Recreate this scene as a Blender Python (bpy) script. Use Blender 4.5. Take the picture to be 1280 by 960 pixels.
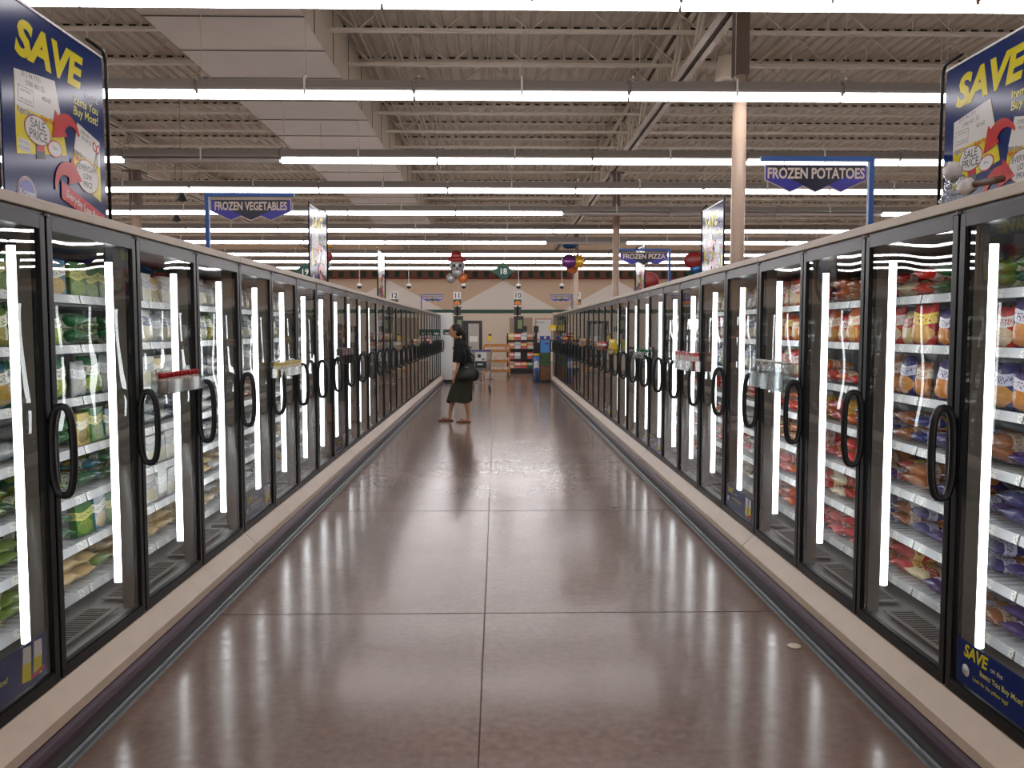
import bpy, bmesh, math, random
from mathutils import Vector, Matrix, Euler
PI = math.pi
random.seed(7)
S = bpy.context.scene
COL = S.collection
for o in list(bpy.data.objects):
    bpy.data.objects.remove(o)

# ------------------------------------------------------------------ camera, world, exposure
H = 1.55            # eye height
W = 1.65            # half aisle: door face
F = 1035.0
cam_d = bpy.data.cameras.new('camera')
cam_d.sensor_fit = 'HORIZONTAL'
cam_d.sensor_width = 36.0
cam_d.lens = 36.0 * F / 1280.0
cam_d.clip_start = 0.02
cam = bpy.data.objects.new('camera', cam_d)
cam.location = (0, 0, H)
cam.rotation_euler = Euler((math.radians(90 - 3.7), math.radians(0.0), math.radians(-1.05)), 'XYZ')
COL.objects.link(cam)
S.camera = cam
S.view_settings.view_transform = 'Standard'
S.view_settings.look = 'None'
S.view_settings.gamma = 1.0
S.view_settings.exposure = 0.0
S.view_settings.use_curve_mapping = False
wd = bpy.data.worlds.new('world')
S.world = wd
wd.use_nodes = True
wd.node_tree.nodes['Background'].inputs[0].default_value = (0.5, 0.45, 0.42, 1)
wd.node_tree.nodes['Background'].inputs[1].default_value = 0.05
TUBE = 16.5          # ceiling tubes
CASE_TUBE = 7.0      # freezer lamps
S.cycles.use_denoising = True
S.cycles.max_bounces = 8
S.cycles.diffuse_bounces = 4
S.cycles.glossy_bounces = 4
S.cycles.transparent_max_bounces = 16
S.cycles.sample_clamp_indirect = 4.0
S.cycles.caustics_reflective = False
S.cycles.caustics_refractive = False

# ------------------------------------------------------------------ material helpers
def rgb(r, g, b):
    f = lambda c: (c / 255 / 12.92) if c / 255 <= 0.04045 else ((c / 255 + 0.055) / 1.055) ** 2.4
    return (f(r), f(g), f(b), 1.0)
MATS = {}
def nd(nt, t, **kw):
    n = nt.nodes.new(t)
    for k, v in kw.items():
        setattr(n, k, v)
    return n
def mat(name, col, rough=0.5, metal=0.0, bump=0.0, bscale=40, vary=0.0, vscale=6, coat=0.0, spec=0.5, trans=0.0):
    if name in MATS: return MATS[name]
    m = bpy.data.materials.new(name); m.use_nodes = True
    nt = m.node_tree; b = nt.nodes['Principled BSDF']
    b.inputs['Base Color'].default_value = col
    b.inputs['Roughness'].default_value = rough
    b.inputs['Metallic'].default_value = metal
    b.inputs['Coat Weight'].default_value = coat
    b.inputs['Specular IOR Level'].default_value = spec
    b.inputs['Transmission Weight'].default_value = trans
    tc = nd(nt, 'ShaderNodeTexCoord')
    if vary > 0:
        n = nd(nt, 'ShaderNodeTexNoise'); n.inputs['Scale'].default_value = vscale; n.inputs['Detail'].default_value = 5
        nt.links.new(tc.outputs['Object'], n.inputs['Vector'])
        mr = nd(nt, 'ShaderNodeMapRange'); mr.inputs[1].default_value = .3; mr.inputs[2].default_value = .7
        mr.inputs[3].default_value = 1 - vary; mr.inputs[4].default_value = 1 + vary
        nt.links.new(n.outputs['Fac'], mr.inputs[0])
        mx = nd(nt, 'ShaderNodeMix', data_type='RGBA', blend_type='MULTIPLY'); mx.inputs[0].default_value = 1
        mx.inputs[6].default_value = col
        cb = nd(nt, 'ShaderNodeCombineColor')
        for i in range(3): nt.links.new(mr.outputs[0], cb.inputs[i])
        nt.links.new(cb.outputs[0], mx.inputs[7])
        nt.links.new(mx.outputs[2], b.inputs['Base Color'])
    if bump > 0:
        n2 = nd(nt, 'ShaderNodeTexNoise'); n2.inputs['Scale'].default_value = bscale
        nt.links.new(tc.outputs['Object'], n2.inputs['Vector'])
        bp = nd(nt, 'ShaderNodeBump'); bp.inputs['Strength'].default_value = bump; bp.inputs['Distance'].default_value = .01
        nt.links.new(n2.outputs['Fac'], bp.inputs['Height'])
        nt.links.new(bp.outputs[0], b.inputs['Normal'])
    MATS[name] = m
    return m
def emis(name, col, st):
    m = bpy.data.materials.new(name); m.use_nodes = True
    nt = m.node_tree; nt.nodes.remove(nt.nodes['Principled BSDF'])
    e = nd(nt, 'ShaderNodeEmission'); e.inputs[0].default_value = col; e.inputs[1].default_value = st
    nt.links.new(e.outputs[0], nt.nodes['Material Output'].inputs[0])
    MATS[name] = m
    return m
def glass(name, f0=0.07, tint=(.93, .95, .94, 1), rough=0.0, bump=0.0):
    """thin clear sheet: straight-through transmission plus a Fresnel reflection, the same from both sides"""
    m = bpy.data.materials.new(name); m.use_nodes = True
    nt = m.node_tree; nt.nodes.remove(nt.nodes['Principled BSDF'])
    g = nd(nt, 'ShaderNodeNewGeometry')
    d = nd(nt, 'ShaderNodeVectorMath', operation='DOT_PRODUCT')
    nt.links.new(g.outputs['Incoming'], d.inputs[0]); nt.links.new(g.outputs['Normal'], d.inputs[1])
    a = nd(nt, 'ShaderNodeMath', operation='ABSOLUTE'); nt.links.new(d.outputs['Value'], a.inputs[0])
    s = nd(nt, 'ShaderNodeMath', operation='SUBTRACT'); s.inputs[0].default_value = 1; nt.links.new(a.outputs[0], s.inputs[1])
    p = nd(nt, 'ShaderNodeMath', operation='POWER'); p.inputs[1].default_value = 5; nt.links.new(s.outputs[0], p.inputs[0])
    mr = nd(nt, 'ShaderNodeMapRange'); mr.inputs[3].default_value = f0; mr.inputs[4].default_value = 1
    nt.links.new(p.outputs[0], mr.inputs[0])
    t = nd(nt, 'ShaderNodeBsdfTransparent'); t.inputs[0].default_value = tint
    gl = nd(nt, 'ShaderNodeBsdfGlossy'); gl.inputs['Roughness'].default_value = rough
    if bump > 0:
        tc = nd(nt, 'ShaderNodeTexCoord')
        n2 = nd(nt, 'ShaderNodeTexNoise'); n2.inputs['Scale'].default_value = 2.2; n2.inputs['Detail'].default_value = 1
        nt.links.new(tc.outputs['Object'], n2.inputs['Vector'])
        bp = nd(nt, 'ShaderNodeBump'); bp.inputs['Strength'].default_value = bump; bp.inputs['Distance'].default_value = .01
        nt.links.new(n2.outputs['Fac'], bp.inputs['Height']); nt.links.new(bp.outputs[0], gl.inputs['Normal'])
    mx = nd(nt, 'ShaderNodeMixShader')
    nt.links.new(mr.outputs[0], mx.inputs[0]); nt.links.new(t.outputs[0], mx.inputs[1]); nt.links.new(gl.outputs[0], mx.inputs[2])
    nt.links.new(mx.outputs[0], nt.nodes['Material Output'].inputs[0])
    MATS[name] = m
    return m

# ------------------------------------------------------------------ mesh helpers
class MB:
    """collects shapes, each with a material, into ONE mesh"""
    def __init__(s): s.v = []; s.f = []; s.mi = []; s.mats = []; s.sm = []
    def m(s, mt):
        if mt not in s.mats: s.mats.append(mt)
        return s.mats.index(mt)
    def add(s, vs, fs, mt, smooth=False, M=None):
        b = len(s.v); i = s.m(mt)
        for v in vs:
            v = Vector(v)
            s.v.append(M @ v if M is not None else v)
        for f in fs:
            s.f.append([b + k for k in f]); s.mi.append(i); s.sm.append(smooth)
        return s
    def box(s, a, b, mt, M=None, bev=0.0):
        x0, y0, z0 = [min(p, q) for p, q in zip(a, b)]; x1, y1, z1 = [max(p, q) for p, q in zip(a, b)]
        if bev > 0:
            bm = bmesh.new()
            bmesh.ops.create_cube(bm, size=1)
            for v in bm.verts:
                v.co = Vector(((x0 + x1) / 2 + v.co.x * (x1 - x0), (y0 + y1) / 2 + v.co.y * (y1 - y0), (z0 + z1) / 2 + v.co.z * (z1 - z0)))
            bmesh.ops.bevel(bm, geom=bm.edges[:], offset=bev, segments=2, affect='EDGES', profile=.6)
            bm.verts.ensure_lookup_table()
            for k, v in enumerate(bm.verts): v.index = k
            s.add([v.co.copy() for v in bm.verts], [[v.index for v in f.verts] for f in bm.faces], mt, False, M)
            bm.free(); return s
        vs = [(x0, y0, z0), (x1, y0, z0), (x1, y1, z0), (x0, y1, z0), (x0, y0, z1), (x1, y0, z1), (x1, y1, z1), (x0, y1, z1)]
        fs = [(0, 3, 2, 1), (4, 5, 6, 7), (0, 1, 5, 4), (1, 2, 6, 5), (2, 3, 7, 6), (3, 0, 4, 7)]
        return s.add(vs, fs, mt, False, M)
    def tube(s, pts, r, mt, n=8, closed=False, M=None, caps=True, smooth=True):
        pts = [Vector(p) for p in pts]; N = len(pts)
        rr = r if isinstance(r, (list, tuple)) else [r] * N
        vs = []; fs = []
        up = None
        for i, p in enumerate(pts):
            if closed: t = pts[(i + 1) % N] - pts[i - 1]
            else: t = pts[min(i + 1, N - 1)] - pts[max(i - 1, 0)]
            t.normalize()
            if up is None:
                up = Vector((0, 0, 1)) if abs(t.z) < .9 else Vector((0, 1, 0))
            a = t.cross(up)
            if a.length < 1e-5: a = t.orthogonal()
            a.normalize(); b = a.cross(t).normalized(); up = b
            for k in range(n):
                an = 2 * PI * k / n
                vs.append(p + a * math.cos(an) * rr[i] + b * math.sin(an) * rr[i])
        R = N if closed else N - 1
        for i in range(R):
            for k in range(n):
                i2 = (i + 1) % N
                fs.append((i * n + k, i * n + (k + 1) % n, i2 * n + (k + 1) % n, i2 * n + k))
        if caps and not closed:
            fs.append(tuple(range(n))[::-1]); fs.append(tuple((N - 1) * n + k for k in range(n)))
        return s.add(vs, fs, mt, smooth, M)
    def lathe(s, prof, mt, n=16, M=None, smooth=True):
        vs = []; fs = []
        for r, z in prof:
            for k in range(n):
                a = 2 * PI * k / n; vs.append((r * math.cos(a), r * math.sin(a), z))
        for i in range(len(prof) - 1):
            for k in range(n):
                fs.append((i * n + k, i * n + (k + 1) % n, (i + 1) * n + (k + 1) % n, (i + 1) * n + k))
        fs.append(tuple(range(n))[::-1]); fs.append(tuple((len(prof) - 1) * n + k for k in range(n)))
        return s.add(vs, fs, mt, smooth, M)
    def prism(s, poly, d0, d1, mt, M=None):
        """poly in the local XY plane, extruded along Z"""
        n = len(poly)
        vs = [(x, y, d0) for x, y in poly] + [(x, y, d1) for x, y in poly]
        fs = [tuple(range(n))[::-1], tuple(range(n, 2 * n))] + [(i, (i + 1) % n, n + (i + 1) % n, n + i) for i in range(n)]
        return s.add(vs, fs, mt, False, M)
    def extr(s, prof, y0, y1, mt, side=1, smooth=False):
        """profile (x,z) run along world Y"""
        n = len(prof)
        vs = [(x * side, y0, z) for x, z in prof] + [(x * side, y1, z) for x, z in prof]
        fs = [tuple(range(n)), tuple(range(n, 2 * n))[::-1]] + [(i, n + i, n + (i + 1) % n, (i + 1) % n) for i in range(n)]
        return s.add(vs, fs, mt, smooth)
    def loft(s, rings, mt, M=None, cap=True, smooth=True):
        n = len(rings[0]); vs = [p for r in rings for p in r]; fs = []
        for i in range(len(rings) - 1):
            for k in range(n):
                fs.append((i * n + k, i * n + (k + 1) % n, (i + 1) * n + (k + 1) % n, (i + 1) * n + k))
        if cap:
            fs.append(tuple(range(n))[::-1]); fs.append(tuple((len(rings) - 1) * n + k for k in range(n)))
        return s.add(vs, fs, mt, smooth, M)
    def text(s, body, size, mt, M=None, bold=0.0, shear=0.0, align='CENTER', ext=0.001, sx=1.0):
        key = (body, bold, shear, align)
        if key not in TXT:
            c = bpy.data.curves.new('t', 'FONT'); c.body = body; c.size = 1.0; c.resolution_u = 3
            c.offset = bold; c.shear = shear; c.align_x = align; c.align_y = 'CENTER'
            o = bpy.data.objects.new('t', c); COL.objects.link(o)
            dg = bpy.context.evaluated_depsgraph_get()
            me = bpy.data.meshes.new_from_object(o.evaluated_get(dg))
            TXT[key] = ([v.co.copy() for v in me.vertices], [tuple(p.vertices) for p in me.polygons])
            bpy.data.objects.remove(o); bpy.data.curves.remove(c); bpy.data.meshes.remove(me)
        vs, fs = TXT[key]
        s.add([(v.x * size * sx, v.y * size, ext) for v in vs], fs, mt, False, M)
        return s
    def mesh(s, name):
        me = bpy.data.meshes.new(name)
        me.from_pydata([tuple(v) for v in s.v], [], s.f)
        for mt in s.mats: me.materials.append(mt)
        me.polygons.foreach_set('material_index', s.mi)
        me.polygons.foreach_set('use_smooth', s.sm)
        me.update()
        bm = bmesh.new(); bm.from_mesh(me); bmesh.ops.recalc_face_normals(bm, faces=bm.faces[:]); bm.to_mesh(me); bm.free()
        return me
    def obj(s, name, parent=None, loc=None, **tags):
        o = bpy.data.objects.new(name, s.mesh(name)); COL.objects.link(o)
        if parent is not None: o.parent = parent
        if loc is not None: o.location = loc
        for k, v in tags.items():
            if v: o[k] = v
        return o
TXT = {}
def tag(o, label, cat, group=None):
    o['label'] = label; o['category'] = cat
    if group: o['group'] = group
    return o
def empty(name, loc, label=None, cat=None, group=None, rz=0):
    o = bpy.data.objects.new(name, None); COL.objects.link(o); o.location = loc; o.rotation_euler.z = rz
    o.empty_display_size = .1
    if label: tag(o, label, cat, group)
    return o
KIDS = {}
def copy_tree(o, parent=None):
    c = o.copy(); COL.objects.link(c); c.parent = parent
    for ch in o.children: copy_tree(ch, c)
    return c
def struct(mb, name, **kw):
    o = mb.obj(name); o['kind'] = 'structure'; return o
def ordn(i): return ['first', 'second', 'third', 'fourth', 'fifth', 'sixth', 'seventh', 'eighth', 'ninth', 'tenth', 'eleventh', 'twelfth', 'thirteenth', 'fourteenth', 'fifteenth', 'sixteenth', 'seventeenth'][i]

# ------------------------------------------------------------------ materials
def floor_mat():
    m = bpy.data.materials.new('polished_concrete'); m.use_nodes = True
    nt = m.node_tree; b = nt.nodes['Principled BSDF']; L = nt.links.new
    tc = nd(nt, 'ShaderNodeTexCoord')
    n1 = nd(nt, 'ShaderNodeTexNoise'); n1.inputs['Scale'].default_value = .55; n1.inputs['Detail'].default_value = 8; n1.inputs['Roughness'].default_value = .6
    n2 = nd(nt, 'ShaderNodeTexNoise'); n2.inputs['Scale'].default_value = 26; n2.inputs['Detail'].default_value = 6
    L(tc.outputs['Object'], n1.inputs[0]); L(tc.outputs['Object'], n2.inputs[0])
    cr = nd(nt, 'ShaderNodeValToRGB'); e = cr.color_ramp.elements
    e[0].position = .3; e[0].color = (.19, .124, .098, 1); e[1].position = .72; e[1].color = (.33, .232, .188, 1)
    L(n1.outputs['Fac'], cr.inputs[0])
    mr = nd(nt, 'ShaderNodeMapRange'); mr.inputs[1].default_value = .3; mr.inputs[2].default_value = .7; mr.inputs[3].default_value = .9; mr.inputs[4].default_value = 1.08
    L(n2.outputs['Fac'], mr.inputs[0])
    mx = nd(nt, 'ShaderNodeMix', data_type='RGBA', blend_type='MULTIPLY'); mx.inputs[0].default_value = 1
    cb = nd(nt, 'ShaderNodeCombineColor')
    for i in range(3): L(mr.outputs[0], cb.inputs[i])
    L(cr.outputs[0], mx.inputs[6]); L(cb.outputs[0], mx.inputs[7])
    # small worn spots
    vo = nd(nt, 'ShaderNodeTexVoronoi'); vo.inputs['Scale'].default_value = 1.3; L(tc.outputs['Object'], vo.inputs['Vector'])
    vm = nd(nt, 'ShaderNodeMapRange'); vm.inputs[1].default_value = .02; vm.inputs[2].default_value = .05; vm.inputs[3].default_value = .72; vm.inputs[4].default_value = 1
    L(vo.outputs['Distance'], vm.inputs[0])
    mx2 = nd(nt, 'ShaderNodeMix', data_type='RGBA', blend_type='MULTIPLY'); mx2.inputs[0].default_value = 1
    cb2 = nd(nt, 'ShaderNodeCombineColor')
    for i in range(3): L(vm.outputs[0], cb2.inputs[i])
    L(mx.outputs[2], mx2.inputs[6]); L(cb2.outputs[0], mx2.inputs[7])
    L(mx2.outputs[2], b.inputs['Base Color'])
    rr = nd(nt, 'ShaderNodeMapRange'); rr.inputs[1].default_value = .3; rr.inputs[2].default_value = .7; rr.inputs[3].default_value = .12; rr.inputs[4].default_value = .21
    L(n2.outputs['Fac'], rr.inputs[0]); L(rr.outputs[0], b.inputs['Roughness'])
    b.inputs['Specular IOR Level'].default_value = .38
    bp = nd(nt, 'ShaderNodeBump'); bp.inputs['Strength'].default_value = .04; bp.inputs['Distance'].default_value = .01
    L(n2.outputs['Fac'], bp.inputs['Height']); L(bp.outputs[0], b.inputs['Normal'])
    return m
M_floor = floor_mat()
M_joint = mat('floor_joint_filler', rgb(70, 50, 45), .7)
M_deck = mat('deck_steel', rgb(206, 194, 176), .6, vary=.06, vscale=2)
M_joist = mat('joist_steel', rgb(208, 196, 178), .55, vary=.05)
M_deckgap = mat('deck_pocket_shade', rgb(30, 28, 26), .8)
M_duct = mat('duct_board', rgb(205, 190, 172), .6, vary=.03, vscale=1.5)
M_seam = mat('duct_seam', rgb(70, 62, 56), .7)
M_pipe = mat('conduit', rgb(200, 190, 176), .4)
M_wall = mat('wall_paint_tan', rgb(214, 186, 156), .6, vary=.03, vscale=1)
M_walllow = mat('wall_paint_beige', rgb(232, 216, 194), .6, vary=.03, vscale=1)
M_gable = mat('wall_paint_white', rgb(236, 226, 214), .6)
M_green = mat('green_paint', rgb(20, 74, 58), .5)
M_dgreen = mat('border_dark_green', rgb(30, 60, 40), .5)
M_rust = mat('border_rust', rgb(140, 92, 70), .5)
M_red2 = mat('border_red', rgb(150, 40, 40), .5)
M_col = mat('column_paint', rgb(190, 165, 145), .35)
M_colD = mat('column_plate_shade_brown', rgb(92, 74, 62), .5)
M_house = mat('fixture_housing', rgb(150, 142, 135), .4)
M_tube = emis('lit_tube', (1.0, .965, .99, 1), TUBE)
M_off = mat('unlit_tube', rgb(205, 195, 188), .3)
M_case_tube = emis('lit_case_tube', (.95, .97, 1.0, 1), CASE_TUBE)
M_black = mat('black_metal', rgb(22, 22, 24), .35)
M_frame = mat('door_frame_black', rgb(13, 13, 14), .34, spec=.28)
M_post = mat('case_post', rgb(96, 88, 78), .5)
M_trim = mat('case_trim_beige', rgb(196, 180, 160), .45, vary=.03)
M_ledge = mat('case_ledge_cream', rgb(214, 196, 176), .4, vary=.05, vscale=9)
M_ledgeF = M_ledge
M_purple = mat('bumper_purple', rgb(72, 50, 66), .4, vary=.08)
M_kick = mat('kick_grey', rgb(74, 74, 72), .5)
M_bead = mat('door_bead_black', rgb(18, 18, 19), .5, spec=.25)
M_grille = mat('air_grille_grey', rgb(120, 116, 110), .5)
M_rail = mat('floor_rail_grey', rgb(120, 126, 130), .35, metal=.4)
M_liner = mat('case_liner', rgb(150, 150, 148), .45)
M_canopy = mat('case_canopy_dark', rgb(44, 42, 40), .5)
M_shelf = mat('wire_shelf_white', rgb(215, 218, 222), .35)
M_dark = mat('slot_dark', rgb(40, 40, 40), .7)
M_handle = mat('handle_black', rgb(20, 20, 22), .3)
M_glass = glass('door_glass', f0=.10, bump=.25)
M_clear = glass('clear_acrylic', f0=.10, tint=(.86, .88, .88, 1), rough=.05)
M_navy = mat('sign_navy', rgb(16, 44, 108), .12, spec=.45)
M_yel = mat('sign_yellow', rgb(232, 216, 30), .16, spec=.4)
M_ylt = mat('sign_pale_yellow', rgb(232, 228, 110), .16, spec=.4)
M_white = mat('print_white', rgb(232, 230, 226), .16, spec=.4)
M_grey = mat('print_grey', rgb(110, 106, 110), .5)
M_red = mat('print_red', rgb(205, 40, 38), .16, spec=.4)
M_redD = mat('print_dark_red', rgb(150, 30, 40), .16, spec=.4)
M_blk = mat('print_black', rgb(25, 25, 30), .4)
M_blue = mat('sign_blue', rgb(60, 56, 168), .3)
M_dnavy = mat('sign_dark_navy', rgb(18, 24, 52), .3)
M_cream = mat('sign_cream', rgb(224, 208, 196), .4)
M_pole = mat('sign_pole_blue', rgb(30, 86, 164), .35)
M_orange = mat('print_orange', rgb(226, 130, 50), .4)
M_wood = mat('light_wood', rgb(190, 130, 66), .5, vary=.15, vscale=12)
M_chrome = mat('chrome_wire', rgb(175, 172, 172), .3, metal=.35)
M_skyb = mat('print_sky', rgb(70, 140, 215), .4)
M_leafg = mat('print_leaf', rgb(52, 84, 40), .5, vary=.6, vscale=22)
M_brown = mat('print_brown', rgb(120, 78, 48), .5, vary=.5, vscale=15)

for m_ in (M_navy, M_yel, M_ylt, M_white, M_red, M_redD): m_.node_tree.nodes['Principled BSDF'].inputs['IOR'].default_value = 1.27
def price_rail_mat():
    m = bpy.data.materials.new('price_rail'); m.use_nodes = True
    nt = m.node_tree; b = nt.nodes['Principled BSDF']; L = nt.links.new
    tc = nd(nt, 'ShaderNodeTexCoord'); sp = nd(nt, 'ShaderNodeSeparateXYZ'); L(tc.outputs['Object'], sp.inputs[0])
    md = nd(nt, 'ShaderNodeMath', operation='PINGPONG'); md.inputs[1].default_value = .085; L(sp.outputs['Y'], md.inputs[0])
    gt = nd(nt, 'ShaderNodeMath', operation='LESS_THAN'); gt.inputs[1].default_value = .026; L(md.outputs[0], gt.inputs[0])
    n = nd(nt, 'ShaderNodeTexNoise'); n.inputs['Scale'].default_value = 160; L(tc.outputs['Object'], n.inputs[0])
    g2 = nd(nt, 'ShaderNodeMath', operation='GREATER_THAN'); g2.inputs[1].default_value = .56; L(n.outputs['Fac'], g2.inputs[0])
    mu = nd(nt, 'ShaderNodeMath', operation='MULTIPLY'); L(gt.outputs[0], mu.inputs[0]); L(g2.outputs[0], mu.inputs[1])
    a = nd(nt, 'ShaderNodeMix', data_type='RGBA'); a.inputs[6].default_value = rgb(196, 199, 202); a.inputs[7].default_value = rgb(238, 238, 230); L(gt.outputs[0], a.inputs[0])
    c = nd(nt, 'ShaderNodeMix', data_type='RGBA'); c.inputs[7].default_value = rgb(150, 152, 160); L(mu.outputs[0], c.inputs[0]); L(a.outputs[2], c.inputs[6])
    L(c.outputs[2], b.inputs['Base Color']); b.inputs['Roughness'].default_value = .3
    return m
M_prail = price_rail_mat()

def pack_mat(name, c1, c2, c3, c4, band=(.55, .8), gloss=.22):
    """printed package: ground colour, slanted name band, food picture below, small highlights of print"""
    if name in MATS: return MATS[name]
    m = bpy.data.materials.new(name); m.use_nodes = True
    nt = m.node_tree; b = nt.nodes['Principled BSDF']; L = nt.links.new
    tc = nd(nt, 'ShaderNodeTexCoord'); sp = nd(nt, 'ShaderNodeSeparateXYZ'); L(tc.outputs['Generated'], sp.inputs[0])
    oi = nd(nt, 'ShaderNodeObjectInfo')
    def math_(op, a, bb):
        n = nd(nt, 'ShaderNodeMath', operation=op)
        for i, q in enumerate((a, bb)):
            if isinstance(q, (int, float)): n.inputs[i].default_value = q
            elif q is not None: L(q, n.inputs[i])
        return n.outputs[0]
    y, z = sp.outputs['Y'], sp.outputs['Z']
    zz = math_('ADD', z, math_('MULTIPLY', math_('SINE', math_('MULTIPLY', y, 4.0), None), .07))
    inb = math_('MULTIPLY', math_('GREATER_THAN', zz, band[0]), math_('LESS_THAN', zz, band[1]))
    vo = nd(nt, 'ShaderNodeTexVoronoi'); vo.inputs['Scale'].default_value = 24; L(tc.outputs['Generated'], vo.inputs['Vector'])
    foodc = nd(nt, 'ShaderNodeMix', data_type='RGBA'); foodc.inputs[6].default_value = c3; foodc.inputs[7].default_value = c4
    L(vo.outputs['Distance'], foodc.inputs[0])
    d1 = math_('POWER', math_('SUBTRACT', y, .5), 2); d2 = math_('POWER', math_('SUBTRACT', z, .28), 2)
    el = math_('LESS_THAN', math_('ADD', math_('MULTIPLY', d1, 5.2), math_('MULTIPLY', d2, 18.0)), 1.0)
    m1 = nd(nt, 'ShaderNodeMix', data_type='RGBA'); m1.inputs[6].default_value = c1; L(el, m1.inputs[0]); L(foodc.outputs[2], m1.inputs[7])
    m2 = nd(nt, 'ShaderNodeMix', data_type='RGBA'); L(inb, m2.inputs[0]); L(m1.outputs[2], m2.inputs[6]); m2.inputs[7].default_value = c2
    # lettering-like blocks in the band
    wv = nd(nt, 'ShaderNodeTexNoise'); wv.inputs['Scale'].default_value = 22; L(tc.outputs['Generated'], wv.inputs[0])
    lt = math_('MULTIPLY', math_('GREATER_THAN', wv.outputs['Fac'], .54), math_('MULTIPLY', math_('GREATER_THAN', zz, band[0] + .05), math_('LESS_THAN', zz, band[1] - .05)))
    m3 = nd(nt, 'ShaderNodeMix', data_type='RGBA'); L(lt, m3.inputs[0]); L(m2.outputs[2], m3.inputs[6]); m3.inputs[7].default_value = c1
    L(m3.outputs[2], b.inputs['Base Color'])
    b.inputs['Roughness'].default_value = gloss
    MATS[name] = m
    return m
PK = {
 'green':  pack_mat('bag_green',  rgb(28, 92, 44),  rgb(226, 226, 210), rgb(70, 120, 40), rgb(190, 200, 80)),
 'lime':   pack_mat('bag_lime',   rgb(110, 140, 52), rgb(240, 236, 200), rgb(60, 100, 40), rgb(210, 180, 60)),
 'teal':   pack_mat('bag_teal',   rgb(20, 100, 120), rgb(236, 232, 210), rgb(80, 130, 50), rgb(224, 150, 50)),
 'greenbox': pack_mat('box_green', rgb(54, 120, 50), rgb(232, 226, 130), rgb(46, 90, 34), rgb(160, 190, 70), gloss=.4),
 'yelbox': pack_mat('box_yellow', rgb(214, 186, 90), rgb(240, 238, 220), rgb(180, 110, 40), rgb(90, 130, 50), gloss=.4),
 'white':  pack_mat('bag_white',  rgb(214, 214, 210), rgb(120, 132, 150), rgb(196, 190, 160), rgb(236, 230, 210)),
 'clear':  pack_mat('bag_grey',   rgb(178, 182, 184), rgb(236, 236, 236), rgb(150, 150, 140), rgb(210, 210, 200)),
 'whitebox': pack_mat('box_white', rgb(224, 222, 216), rgb(170, 178, 180), rgb(190, 190, 160), rgb(206, 200, 170), gloss=.4),
 'roll':   pack_mat('bag_tan',    rgb(196, 170, 120), rgb(214, 196, 150), rgb(180, 146, 92), rgb(214, 184, 130)),
 'red':    pack_mat('bag_red',    rgb(186, 34, 30),  rgb(240, 214, 90), rgb(200, 140, 60), rgb(226, 180, 100)),
 'orange': pack_mat('bag_orange', rgb(206, 96, 34),  rgb(236, 220, 190), rgb(190, 120, 50), rgb(226, 170, 80)),
 'purple': pack_mat('bag_purple', rgb(62, 42, 104),  rgb(220, 214, 226), rgb(190, 110, 50), rgb(214, 150, 70)),
 'indigo': pack_mat('bag_indigo', rgb(52, 54, 110),  rgb(206, 206, 226), rgb(200, 124, 60), rgb(206, 160, 90)),
 'cream':  pack_mat('bag_cream',  rgb(216, 200, 160), rgb(190, 40, 36), rgb(206, 176, 110), rgb(230, 210, 150)),
 'brown':  pack_mat('bag_brown',  rgb(150, 92, 50),  rgb(206, 190, 170), rgb(180, 110, 50), rgb(200, 140, 70)),
 'redwhite': pack_mat('bag_red_white', rgb(204, 48, 40), rgb(240, 236, 230), rgb(236, 226, 206), rgb(214, 170, 110)),
 'blue':   pack_mat('bag_blue', rgb(60, 90, 160), rgb(230, 232, 236), rgb(200, 200, 190), rgb(150, 170, 200)),
}
CN = {'green': 'dark green', 'lime': 'light green', 'teal': 'teal', 'greenbox': 'green', 'yelbox': 'yellow', 'white': 'white', 'clear': 'grey',
      'whitebox': 'white', 'roll': 'tan', 'red': 'red', 'orange': 'orange', 'purple': 'purple', 'indigo': 'indigo', 'cream': 'cream', 'brown': 'brown',
      'redwhite': 'red and white', 'blue': 'blue'}

# ------------------------------------------------------------------ the room
YB = 42.0      # back wall
fl = MB().box((-21, -6, -.1), (21, YB + .2, 0), M_floor); struct(fl, 'floor')
jt = MB()
for y in (4.46, 7.05, 9.66, 12.3, 14.9, 17.5, 20.1, 22.7, 25.3, 28, 31, 34, 37): jt.box((-21, y - .003, 0.0002), (21, y + .003, .0012), M_joint)
for x in (-.068, -5.3, 5.2): jt.box((x - .003, -6, .0002), (x + .003, YB, .0011), M_joint)
struct(jt, 'floor_joint')
dk = MB()
# corrugated roof deck, ribs along Y
prof = []
x = -21.0
while x < 21:
    prof += [(x, 6.45), (x + .11, 6.45), (x + .135, 6.485), (x + .185, 6.485)]; x += .21
vs = [(a, -6, z) for a, z in prof] + [(a, YB + .2, z) for a, z in prof]
n = len(prof); dk.add(vs, [(i, i + 1, n + i + 1, n + i) for i in range(n - 1)], M_deck)
dk.box((-21, -6, 6.56), (21, YB + .2, 6.62), M_deck)
struct(dk, 'ceiling')
wl = MB(); wl.box((-21, YB, 2.55), (21, YB + .2, 6.5), M_wall); wl.box((-21, YB, 0), (21, YB + .2, 2.55), M_walllow); struct(wl, 'wall_back')
struct(MB().box((-21.2, -6, 0), (-21, YB, 6.5), M_walllow), 'wall_left')
struct(MB().box((21, -6, 0), (21.2, YB, 6.5), M_walllow), 'wall_right')
struct(MB().box((-21, -6.2, 0), (21, -6, 6.5), M_walllow), 'wall_front')
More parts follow.
